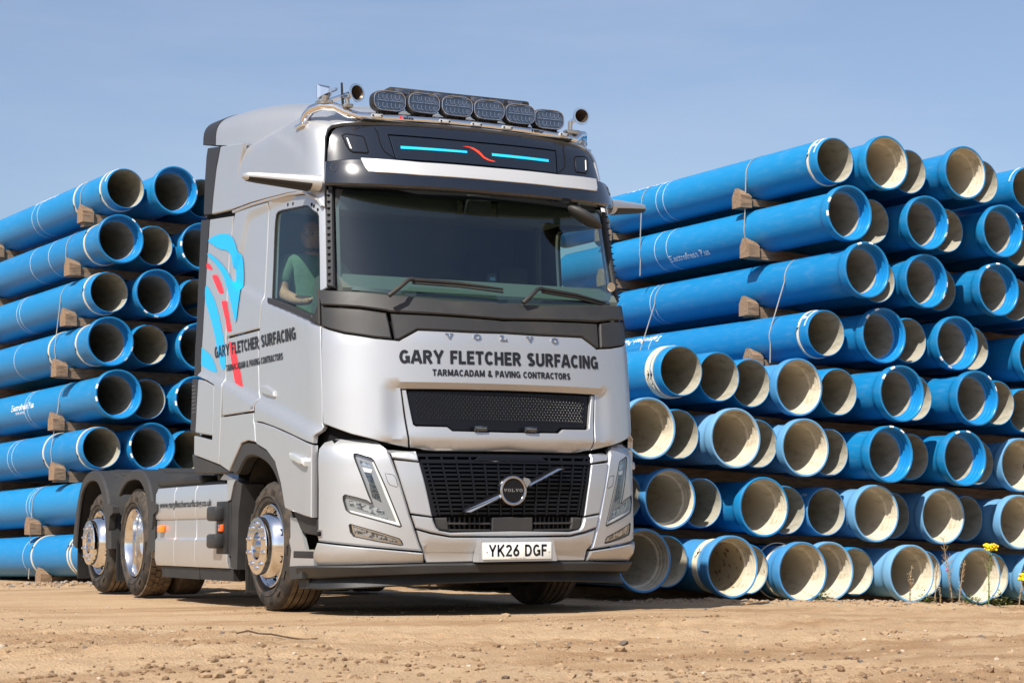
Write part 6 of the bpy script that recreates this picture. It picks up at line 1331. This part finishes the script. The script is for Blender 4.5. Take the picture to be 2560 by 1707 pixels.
# timbers between the rows with their end chocks
def rowz(LST,v_,row):
    q=[(p.dot(v_),p.z) for r,k,p in LST if r==row]; q.sort(); return np.polyfit([a for a,b in q],[b for a,b in q],1 if len(q)>2 else 0),q[0][0],q[-1][0]
def battens(LST,a,h_,v_,es,rows,nm,ground):
    tilt=a.z/math.hypot(a.x,a.y); e0=2.2 if nm=='wide stack' else 8.2
    for (r,e) in es:
        if r<rows: f1,va,vb=rowz(LST,v_,r);f2,va2,vb2=rowz(LST,v_,r+1); lo=max(min(va,va2)-.30,0) if True else 0; lo=(va-.30) if r!=4 or nm!='wide stack' else va-.30; hi=vb+.25
        else: f1,va,vb=rowz(LST,v_,r); f2=None; lo=va-.25;hi=vb+.2
        b=MB();V=[]
        for v in (lo,hi):
            zt=np.polyval(f1,v)+tilt*(e-e0)-.241
            zb=(np.polyval(f2,v)+tilt*(e-e0)+.241) if f2 is not None else zt-.105
            if zt-zb<.05 or zt-zb>.16: zb=zt-.10
            for de in (-.055,.055):
                for z in (zb+.002,zt-.002): p=v_*v+h_*(e+de); V.append((p.x,p.y,z))
        b.add(V,[(0,1,3,2),(4,6,7,5),(0,4,5,1),(2,3,7,6),(0,2,6,4),(1,5,7,3)])
        lab='timber bearer under the %s, %s, %s'%(ROWN[r],nm,'nearer the pipe mouths' if e<e0+2 else 'set further back')
        o=b.done('timber_bearer',WOOD,None,False); tag(o,lab,'timber','timber bearers between the pipe rows')
        c=MB(); zt=np.polyval(f1,lo)+tilt*(e-e0)-.241
        pr=[(-.085,-.105),(.085,-.105),(.085,.02),(.03,.105),(-.03,.105),(-.085,.03)]
        V=[]
        for v in (lo-.03,lo+.11):
            sc=1.0 if v<lo else .55
            for de,z in pr: p=v_*v+h_*(e+de); V.append((p.x,p.y,zt+(z if z<0 else z*sc)))
        n=6; c.add(V,[(i,(i+1)%n,n+(i+1)%n,n+i) for i in range(n)]+[tuple(range(n))[::-1],tuple(range(n,2*n))])
        c.done('end_chock',WOOD,o,False)
RL=[(r,k,Vector((x,y,z))) for r,k,x,y,z in RIGHT]; LL=[(r,k,Vector((x,y,z))) for r,k,x,y,z in LEFT]+[(7,'p',vL*.93+hL*8.25+Vector((0,0,.925))),(7,'p',vL*2.03+hL*8.25+Vector((0,0,.925))),(8,'p',vL*.9+hL*8.25+Vector((0,0,.33))),(8,'p',vL*2.03+hL*8.25+Vector((0,0,.33)))]
battens(RL,aR,hR,vR,[(1,3.68),(1,6.6),(2,3.50),(2,6.5),(3,3.66),(3,6.6),(4,3.3),(4,6.2),(5,3.1),(5,5.8),(6,2.9),(6,5.6),(7,2.9),(7,5.6),(8,2.8),(8,5.5)],8,'wide stack',None)
battens(LL,aL,hL,vL,[(1,8.85),(1,11.8),(2,8.89),(2,11.8),(3,8.87),(3,11.8),(4,8.97),(4,11.8),(5,9.25),(5,11.8),(6,8.97),(6,11.8),(7,9.62),(7,11.8),(8,9.30),(8,11.8)],8,'far stack',None)
# thin steel straps over the outer pipes
def strap(LST,a,v_,h_,e,r0,r1,lab,grp):
    tilt=a.z/math.hypot(a.x,a.y); e0=2.2 if grp[0]=='w' else 8.2; pts=[]
    for r in range(r0,r1+1):
        q=sorted([(p.dot(v_),p.z) for rr,k,p in LST if rr==r])[0]; z=q[1]+tilt*(e-e0)
        aa=np.linspace(PI*.45,PI*1.02,14) if r==r0 else np.linspace(PI*.93,PI*1.10,5)
        for t in aa: p=v_*(q[0]+.243*math.cos(t))+h_*e; pts.append((p.x,p.y,z+.243*math.sin(t)))
    p=v_*(q[0]-.24)+h_*e; pts.append((p.x,p.y,z-.27))
    V=[];F=[]
    for p in pts:
        for de in (-.009,.009):
            for dv in (0,-.003): V.append((p[0]+h_.x*de+v_.x*dv,p[1]+h_.y*de+v_.y*dv,p[2]))
    for i in range(len(pts)-1):
        A=i*4;B=A+4
        F+=[(A,A+2,B+2,B),(A+1,B+1,B+3,A+3),(A,B,B+1,A+1),(A+2,A+3,B+3,B+2)]
    tag(mk('steel_strap',V,F,STRAPM,None,False),lab,'strap',grp)
strap(RL,aR,vR,hR,3.62,1,2,'steel strap down the two highest long pipes, nearer their mouths','wide stack straps')
strap(RL,aR,vR,hR,5.74,1,2,'steel strap down the two highest long pipes, close to the cab','wide stack straps')
strap(RL,aR,vR,hR,3.03,3,4,'steel strap over the third and fourth long pipes, nearer their mouths','wide stack straps')
strap(RL,aR,vR,hR,5.56,3,4,'steel strap over the third and fourth long pipes, close to the cab','wide stack straps')
for r0,r1,e,w in ((1,1,9.06,'top'),(2,2,9.14,'second'),(3,4,9.17,'third and fourth'),(5,6,9.22,'fifth and sixth'),(7,8,9.70,'two lowest')):
    strap(LL,aL,vL,hL,e,r0,r1,'thin steel strap round the %s outer pipe%s of the far stack'%(w,'s' if r1>r0 else ''),'far stack straps')
# ================================================================= GROUND
def vnoise(x,y,s,seed):
    r=np.random.default_rng(seed).random((256,256)); X=x/s;Y=y/s; i=np.floor(X).astype(int);j=np.floor(Y).astype(int);u=X-i;v=Y-j
    u=u*u*(3-2*u);v=v*v*(3-2*v); g=lambda a,b:r[a%256,b%256]
    return (g(i,j)*(1-u)+g(i+1,j)*u)*(1-v)+(g(i,j+1)*(1-u)+g(i+1,j+1)*u)*v-.5
def ground_h(x,y):
    x=np.asarray(x,float);y=np.asarray(y,float)
    b=-.041*np.maximum(0,x-1.2)
    d=np.hypot(x+6,y+13.3)
    h=.05*vnoise(x,y,1.7,1)+.022*vnoise(x,y,.55,2)+.014*vnoise(x,y,.22,3)+.008*vnoise(x,y,.09,4)
    loose=sstep((vnoise(x*.891-y*.454,(x*.454+y*.891)*2.6,3.2,9)+.10)/.22); h+=loose*(.045*np.abs(vnoise(x,y,.13,5))+.030*np.abs(vnoise(x,y,.06,6)))
    # compacted lane under and beside the truck, rougher rows of spoil nearer the viewer
    flat=1-sstep((np.abs(x)-2.2)/1.2)*1.0; flat=flat*(sstep((y+3.3)/1.0)); h=h*(1-.80*flat)-.006*flat
    base=np.exp(-(((y-1.15+.10*vnoise(x,y,.8,12))/.22)**2))*sstep((x-2.3)/.7)*(1-sstep((x-9.5)/1.)); h+=base*(.035+.02*vnoise(x,y,.2,13))
    bl=np.exp(-((((x*-.139+y*.99)-7.9)/.5)**2))*(1-sstep((x-3)/1.)); h+=bl*(.02+.03*np.abs(vnoise(x,y,.3,14)))
    fd=(x+6)*.454+(y+13.3)*.891+.25*np.sin((x*.891-y*.454)*.55)
    for rd,am in ((8.35,.016),(10.35,.014),(11.9,.008)): q=(fd-rd)/.16; h+=am*(-np.exp(-q*q)+.55*np.exp(-((np.abs(q)-1.9)/.7)**2))
    fall=1-sstep((d-26)/10)
    return b+h*fall
def gsheet(x0,x1,y0,y1,step,name):
    nx=int((x1-x0)/step)+1;ny=int((y1-y0)/step)+1
    X,Y=np.meshgrid(np.linspace(x0,x1,nx),np.linspace(y0,y1,ny)); Z=ground_h(X,Y)
    V=np.stack([X.ravel(),Y.ravel(),Z.ravel()],1); idx=np.arange(nx*ny).reshape(ny,nx)
    F=np.stack([idx[:-1,:-1].ravel(),idx[:-1,1:].ravel(),idx[1:,1:].ravel(),idx[1:,:-1].ravel()],1)
    return V,F,nx,ny
def ground_mat():
    m=bpy.data.materials.new('dry_dirt'); m.use_nodes=True; t=m.node_tree; b=t.nodes['Principled BSDF']; l=t.links.new
    tcn=N(t,'ShaderNodeTexCoord')
    def noise(s,d=6,r=.6,sc=(1,1,1),rz=0.):
        mp_=N(t,'ShaderNodeMapping'); mp_.inputs['Rotation'].default_value=(0,0,rz); mp_.inputs['Scale'].default_value=sc; l(tcn.outputs['Object'],mp_.inputs['Vector'])
        n=N(t,'ShaderNodeTexNoise'); n.inputs['Scale'].default_value=s; n.inputs['Detail'].default_value=d; n.inputs['Roughness'].default_value=r; l(mp_.outputs[0],n.inputs['Vector']); return n
    def mr(n,a,b_,c=0,d=1):
        q=N(t,'ShaderNodeMapRange'); q.inputs['From Min'].default_value=a;q.inputs['From Max'].default_value=b_;q.inputs['To Min'].default_value=c;q.inputs['To Max'].default_value=d; l(n.outputs['Fac'],q.inputs['Value']); return q
    def mix(a,bc,f):
        q=N(t,'ShaderNodeMix',data_type='RGBA'); 
        if isinstance(a,tuple): q.inputs['A'].default_value=(*a,1)
        else: l(a.outputs['Result'],q.inputs['A'])
        q.inputs['B'].default_value=(*bc,1); l(f.outputs[0],q.inputs['Factor']); return q
    a=mix((.40,.277,.165),(.29,.178,.095),mr(noise(.8,5,.6,(.45,1.5,1),HEAD),.46,.62))
    a=mix(a,(.47,.35,.225),mr(noise(1.4,7,.65,(1,1.6,1)),.52,.72,0,.8))
    a=mix(a,(.25,.155,.085),mr(noise(5.5,8,.7),.56,.74,0,.75))
    a=mix(a,(.20,.125,.072),mr(noise(24,6,.7),.60,.74,0,.6))
    a=mix(a,(.52,.43,.32),mr(noise(60,4,.6),.64,.74,0,.7))
    l(a.outputs['Result'],b.inputs['Base Color']); b.inputs['Roughness'].default_value=.95; b.inputs['Specular IOR Level'].default_value=.15
    b1=N(t,'ShaderNodeBump'); b1.inputs['Strength'].default_value=.75; b1.inputs['Distance'].default_value=.02; l(noise(38,8,.72).outputs['Fac'],b1.inputs['Height'])
    b2=N(t,'ShaderNodeBump'); b2.inputs['Strength'].default_value=.55; b2.inputs['Distance'].default_value=.010; vo=N(t,'ShaderNodeTexVoronoi'); vo.inputs['Scale'].default_value=70; l(tcn.outputs['Object'],vo.inputs['Vector']); l(vo.outputs['Distance'],b2.inputs['Height']); l(b1.outputs[0],b2.inputs['Normal']); l(b2.outputs[0],b.inputs['Normal'])
    return m
DIRT=ground_mat()
V1,F1,nx,ny=gsheet(-9.0,11.0,-9.6,9.6,.036,'ground')
Vs=[V1];Fs_=[F1];n0=len(V1)
# coarse outer sheet joined to the fine one by a ring out to the horizon
xo=np.concatenate([[-900,-300,-100,-45,-25,-15],np.linspace(-9,11,41),[17,27,47,100,300,900]]);yo=np.concatenate([[-900,-300,-100,-45,-25,-15],np.linspace(-9.6,9.6,41),[15,25,45,100,300,900]])
X,Y=np.meshgrid(xo,yo); Z=ground_h(X,Y); Z=np.maximum(Z,-1.2)
inn=(X>-9.01)&(X<11.01)&(Y>-9.61)&(Y<9.61); Z=np.where(inn,Z-.004,Z)
Vo=np.stack([X.ravel(),Y.ravel(),Z.ravel()],1); ii=np.arange(X.size).reshape(X.shape)
Fo=[]
for j in range(X.shape[0]-1):
    for i in range(X.shape[1]-1):
        if -9.01<xo[i] and xo[i+1]<11.01 and -9.61<yo[j] and yo[j+1]<9.61: continue
        Fo.append((ii[j,i]+n0,ii[j,i+1]+n0,ii[j+1,i+1]+n0,ii[j+1,i]+n0))
me=bpy.data.meshes.new('ground'); me.from_pydata(np.concatenate([V1,Vo]).tolist(),[],F1.tolist()+[tuple(map(int,f)) for f in Fo]); me.update(); me.polygons.foreach_set('use_smooth',[True]*len(me.polygons)); me.materials.append(DIRT)
tag(link('ground',me),kind='structure')
# ---- stones and clods strewn on the dirt
STONE=[mat('dirt_clod',(.33,.225,.135),.95,noise=(20,(.21,.14,.08),.4,.7)),mat('pale_stone',(.44,.37,.28),.9,noise=(20,(.30,.25,.19),.4,.7)),mat('dark_stone',(.12,.095,.075),.9),mat('grey_rubble',(.27,.235,.195),.95,noise=(20,(.17,.145,.115),.4,.7)),mat('brown_clod',(.20,.125,.068),.95,noise=(20,(.13,.08,.045),.4,.7))]
def rock(r,rng,fl=.65):
    bm=bmesh.new(); bmesh.ops.create_icosphere(bm,subdivisions=1,radius=1); V=[]
    for v in bm.verts:
        k=rng.uniform(.65,1.15); V.append((v.co.x*k*r*1.1,v.co.y*k*r,v.co.z*k*r*fl))
    bm.verts.index_update(); F=[tuple(v.index for v in f.verts) for f in bm.faces]; bm.free(); return np.array(V),F
rocks=[rock(1,RNG) for _ in range(10)]
def strew(n,xy,size,name,m,kind='stuff'):
    P=xy(n); Vl=[];Fl=[];c=0
    gz_=ground_h(P[:,0],P[:,1]); S=size(n)
    for (x,y),z,s in zip(P,gz_,S):
        V,F=rocks[RNG.integers(10)]; a=RNG.uniform(0,6.28); ca,sa=math.cos(a),math.sin(a)
        Vl.append(np.stack([x+(V[:,0]*ca-V[:,1]*sa)*s,y+(V[:,0]*sa+V[:,1]*ca)*s,z+V[:,2]*s+s*.18],1)); Fl+= [tuple(i+c for i in f) for f in F]; c+=len(V)
    me=bpy.data.meshes.new(name); me.from_pydata(np.concatenate(Vl).tolist(),[],Fl); me.update(); me.materials.append(m); return tag(link(name,me),kind=kind)
CAMP=np.array([-5.968,-13.283]); FWv=np.array([math.sin(HEAD),math.cos(HEAD)]); RTv=np.array([math.cos(HEAD),-math.sin(HEAD)])
def yard(lo,hi,p=1.0):
    def f(n):
        d=lo+(hi-lo)*RNG.random(n)**p; u=(RNG.random(n)-.5)*1.25*d*.56; P=CAMP+d[:,None]*FWv+u[:,None]*RTv
        k=vnoise(P[:,0],P[:,1],1.3,21)+.6*vnoise(P[:,0],P[:,1],.5,22); o=np.argsort(-k-.45*RNG.random(n)); return P[o[:int(n*.6)]]
    return f
sz=lambda a,b,p:(lambda n:a+(b-a)*RNG.random(n)**p)
def strew2(n,f,s,nm,m):
    P=f(n); return strew(len(P),lambda k:P,s,nm,m)
strew2(6500,yard(5.5,15,1.0),sz(.004,.016,2.5),'gravel',STONE[0]); strew2(900,yard(5.5,15,1.0),sz(.003,.013,2.8),'gravel',STONE[1]); strew2(700,yard(5.5,15),sz(.004,.017,2.2),'gravel',STONE[2])
strew2(420,yard(5.5,13),sz(.014,.036,2.3),'clods',STONE[0]); strew2(2200,yard(5.3,9.5),sz(.006,.022,2.0),'clods',STONE[4])
def foot(n): x=2.4+RNG.random(n)*6.8; return np.stack([x,1.12+RNG.normal(0,.16,n)],1)
strew(900,foot,sz(.006,.026,2.6),'rubble',STONE[0]); strew(400,foot,sz(.006,.024,2.4),'rubble',STONE[3]); 
def footl(n): e=7.75+RNG.normal(0,.28,n); v=-1.2+RNG.random(n)*4.; return e[:,None]*np.array([hL.x,hL.y])+v[:,None]*np.array([vL.x,vL.y])
strew(500,footl,sz(.008,.035,2.4),'rubble',STONE[0]); strew(200,footl,sz(.008,.040,2.2),'rubble',STONE[3])
for k,(x,y,s,m,lab) in enumerate([(-4.05,-4.4,.024,1,'pale lump of stone alone on the open dirt before the rear wheels'),(-2.6,-6.6,.020,2,'dark stone near the bottom edge, before the front wheel'),(-1.2,-5.1,.028,2,'dark clod on the dirt in front of the number plate'),(.35,-5.9,.030,2,'dark lump among loose soil at the near side of the wide stack')]):
    V,F=rocks[k]; z=float(ground_h(x,y)); tag(mk('stone',V*s+np.array([x,y,z+s*.25]),F,STONE[m],None,False),lab,'stone')
xs=np.linspace(-2.78,-2.40,8); ys_=np.linspace(-3.95,-4.10,8)
b=MB().tube([(x,y,float(ground_h(x,y))+.016+.006*math.sin(k*1.3)) for k,(x,y) in enumerate(zip(xs,ys_))],[.004,.0045,.004,.0045,.004,.004,.004,.003],6); tag(b.done('twig',mat('dry_twig',(.07,.045,.028),.9),None,True,60),'thin dark twig lying on the loose dirt before the truck','twig')
# ---- weeds along the foot of the wide stack
GREEN=mat('weed_green',(.10,.155,.035),.7,noise=(9,(.17,.17,.05),.4,.7)); DRY=mat('dry_stalk',(.27,.185,.105),.85); DRYP=mat('pale_seed',(.42,.35,.24),.85); YEL=mat('yellow_flower',(.80,.56,.012),.7); PINK=mat('pink_flower',(.55,.12,.30),.7)
def leaf(b,p,d,L_,w,mi):
    d=Vector(d).normalized(); s=d.cross(Vector((0,0,1))); s=s.normalized() if s.length>1e-4 else Vector((1,0,0)); u=s.cross(d)
    p=Vector(p); b.add([p,p+d*L_*.45+s*w,p+d*L_-u*L_*.1,p+d*L_*.45-s*w],[(0,1,2),(0,2,3)],mi)
def weed(x,y,h,kind,lab):
    z=float(ground_h(x,y))-.01; P=empty('weed',(x,y,z)); tag(P,lab,'weed','weeds at the foot of the wide stack')
    rng=random.Random(int(x*100)); lean=Vector((rng.uniform(-.12,.22),rng.uniform(-.08,.08),1))
    if kind!='bush':
        pts=[Vector((0,0,0))]
        for k in range(1,7): pts.append(Vector((lean.x*h*(k/6)**1.5+rng.uniform(-.008,.008),lean.y*h*k/6,h*k/6)))
        b=MB().tube(pts,[.007,.0065,.006,.005,.0045,.0035,.003],6)
        nb=int(h*28)
        for k in range(nb):
            t=.35+.65*rng.random() if kind!='rag' else .6+.4*rng.random(); q=pts[int(t*5.99)].lerp(pts[min(6,int(t*5.99)+1)],(t*5.99)%1); a=rng.uniform(0,6.28); L_=h*.13*(1.25-t)
            e=q+Vector((math.cos(a)*L_,math.sin(a)*L_,L_*1.3)); b.tube([q,q.lerp(e,.5)+Vector((0,0,-.004)),e],[.0028,.0024,.002],4)
        b.done('stem',DRY if kind!='rag' else GREEN,P,True,60)
        b=MB()
        for k in range(int(h*(150 if kind!='stalk' else 60))):
            t=rng.random()**(1.0 if kind!='spike' else 1.6)*.85; q=pts[int(t*5.99)].lerp(pts[min(6,int(t*5.99)+1)],(t*5.99)%1); a=rng.uniform(0,6.28); L_=rng.uniform(.02,.045)*(1.2-t*.6)
            leaf(b,q,(math.cos(a),math.sin(a),rng.uniform(-.3,.9)),L_,L_*.16,0)
        b.done('leaf_spray',GREEN if kind=='rag' else DRYP,P,False,fix=False).__setitem__('kind','stuff')
        b=MB(); top=pts[-1]
        n=95 if kind=='rag' else 22
        for k in range(n):
            if kind=='rag': c=top+Vector((rng.uniform(-.055,.055),rng.uniform(-.045,.045),rng.uniform(-.03,.025))); r=.013
            else: t=.55+.45*rng.random(); q=pts[int(t*5.99)]; c=q+Vector((rng.uniform(-.04,.04)*h*1.6,rng.uniform(-.04,.04)*h*1.6,rng.uniform(0,.06))); r=.0045
            bm=bmesh.new(); bmesh.ops.create_icosphere(bm,subdivisions=1,radius=r); bm.verts.index_update(); b.add([v.co*(1 if kind!='rag' else 1)*Vector((1,1,1)).length/1.732+c for v in bm.verts],[tuple(v.index for v in f.verts) for f in bm.faces]); bm.free()
        b.done('flower_head' if kind=='rag' else 'seed_heads',YEL if kind=='rag' else (DRYP if kind!='spike' else DRY),P,True,60).__setitem__('kind','stuff')
        if kind=='spike':
            b=MB().lathe([(0,0),(.012,.012),(.024,.008),(.026,0)],8,'z',tuple(pts[3]+Vector((-.02,0,0)))); b.done('pink_bloom',PINK,P)
    else:
        b=MB()
        for k in range(int(70+h*260)):
            a=rng.uniform(0,6.28); r=rng.random()*h*.75; q=Vector((math.cos(a)*r,math.sin(a)*r,rng.random()*h*(1-r/h*.8)))
            leaf(b,q,(math.cos(a),math.sin(a),rng.uniform(-.1,1)),rng.uniform(.025,.05),rng.uniform(.006,.012),0)
        b.done('leaf_spray',GREEN,P,False,fix=False).__setitem__('kind','stuff')
for x,h,k,l in ((5.84,.37,'stalk','dry branching stalk, leftmost weed of the clump by the last mouths'),(5.90,.17,'stalk','short dry twin stalk beside a taller one'),(6.04,.64,'spike','tall dry willowherb with bare top and one pink bloom'),(6.48,.58,'rag','tall ragwort with a bright yellow flower head'),(6.63,.16,'bush','low green leafy tuft at the foot of the ragwort'),(6.86,.38,'stalk','straight reddish dry stalk at the far edge of the weeds'),(6.25,.09,'bush','tiny green sprig under the tenth lowest pipe'),(4.55,.12,'bush','small round-leaved green seedling alone by the lowest row'),(5.54,.36,'stalk','thin bare stalk before the eighth lowest pipe mouth'),(5.72,.13,'bush','small broad-leaved green weed left of the dry stalks'),(6.33,.10,'bush','yellowing low weed just before the ragwort'),(6.95,.30,'rag','shorter ragwort with a small yellow head, beyond the tall one'),(6.12,.42,'stalk','thin dry stalk leaning beside the willowherb')):
    weed(x,1.15,h,k,l)
bpy.context.view_layer.update()
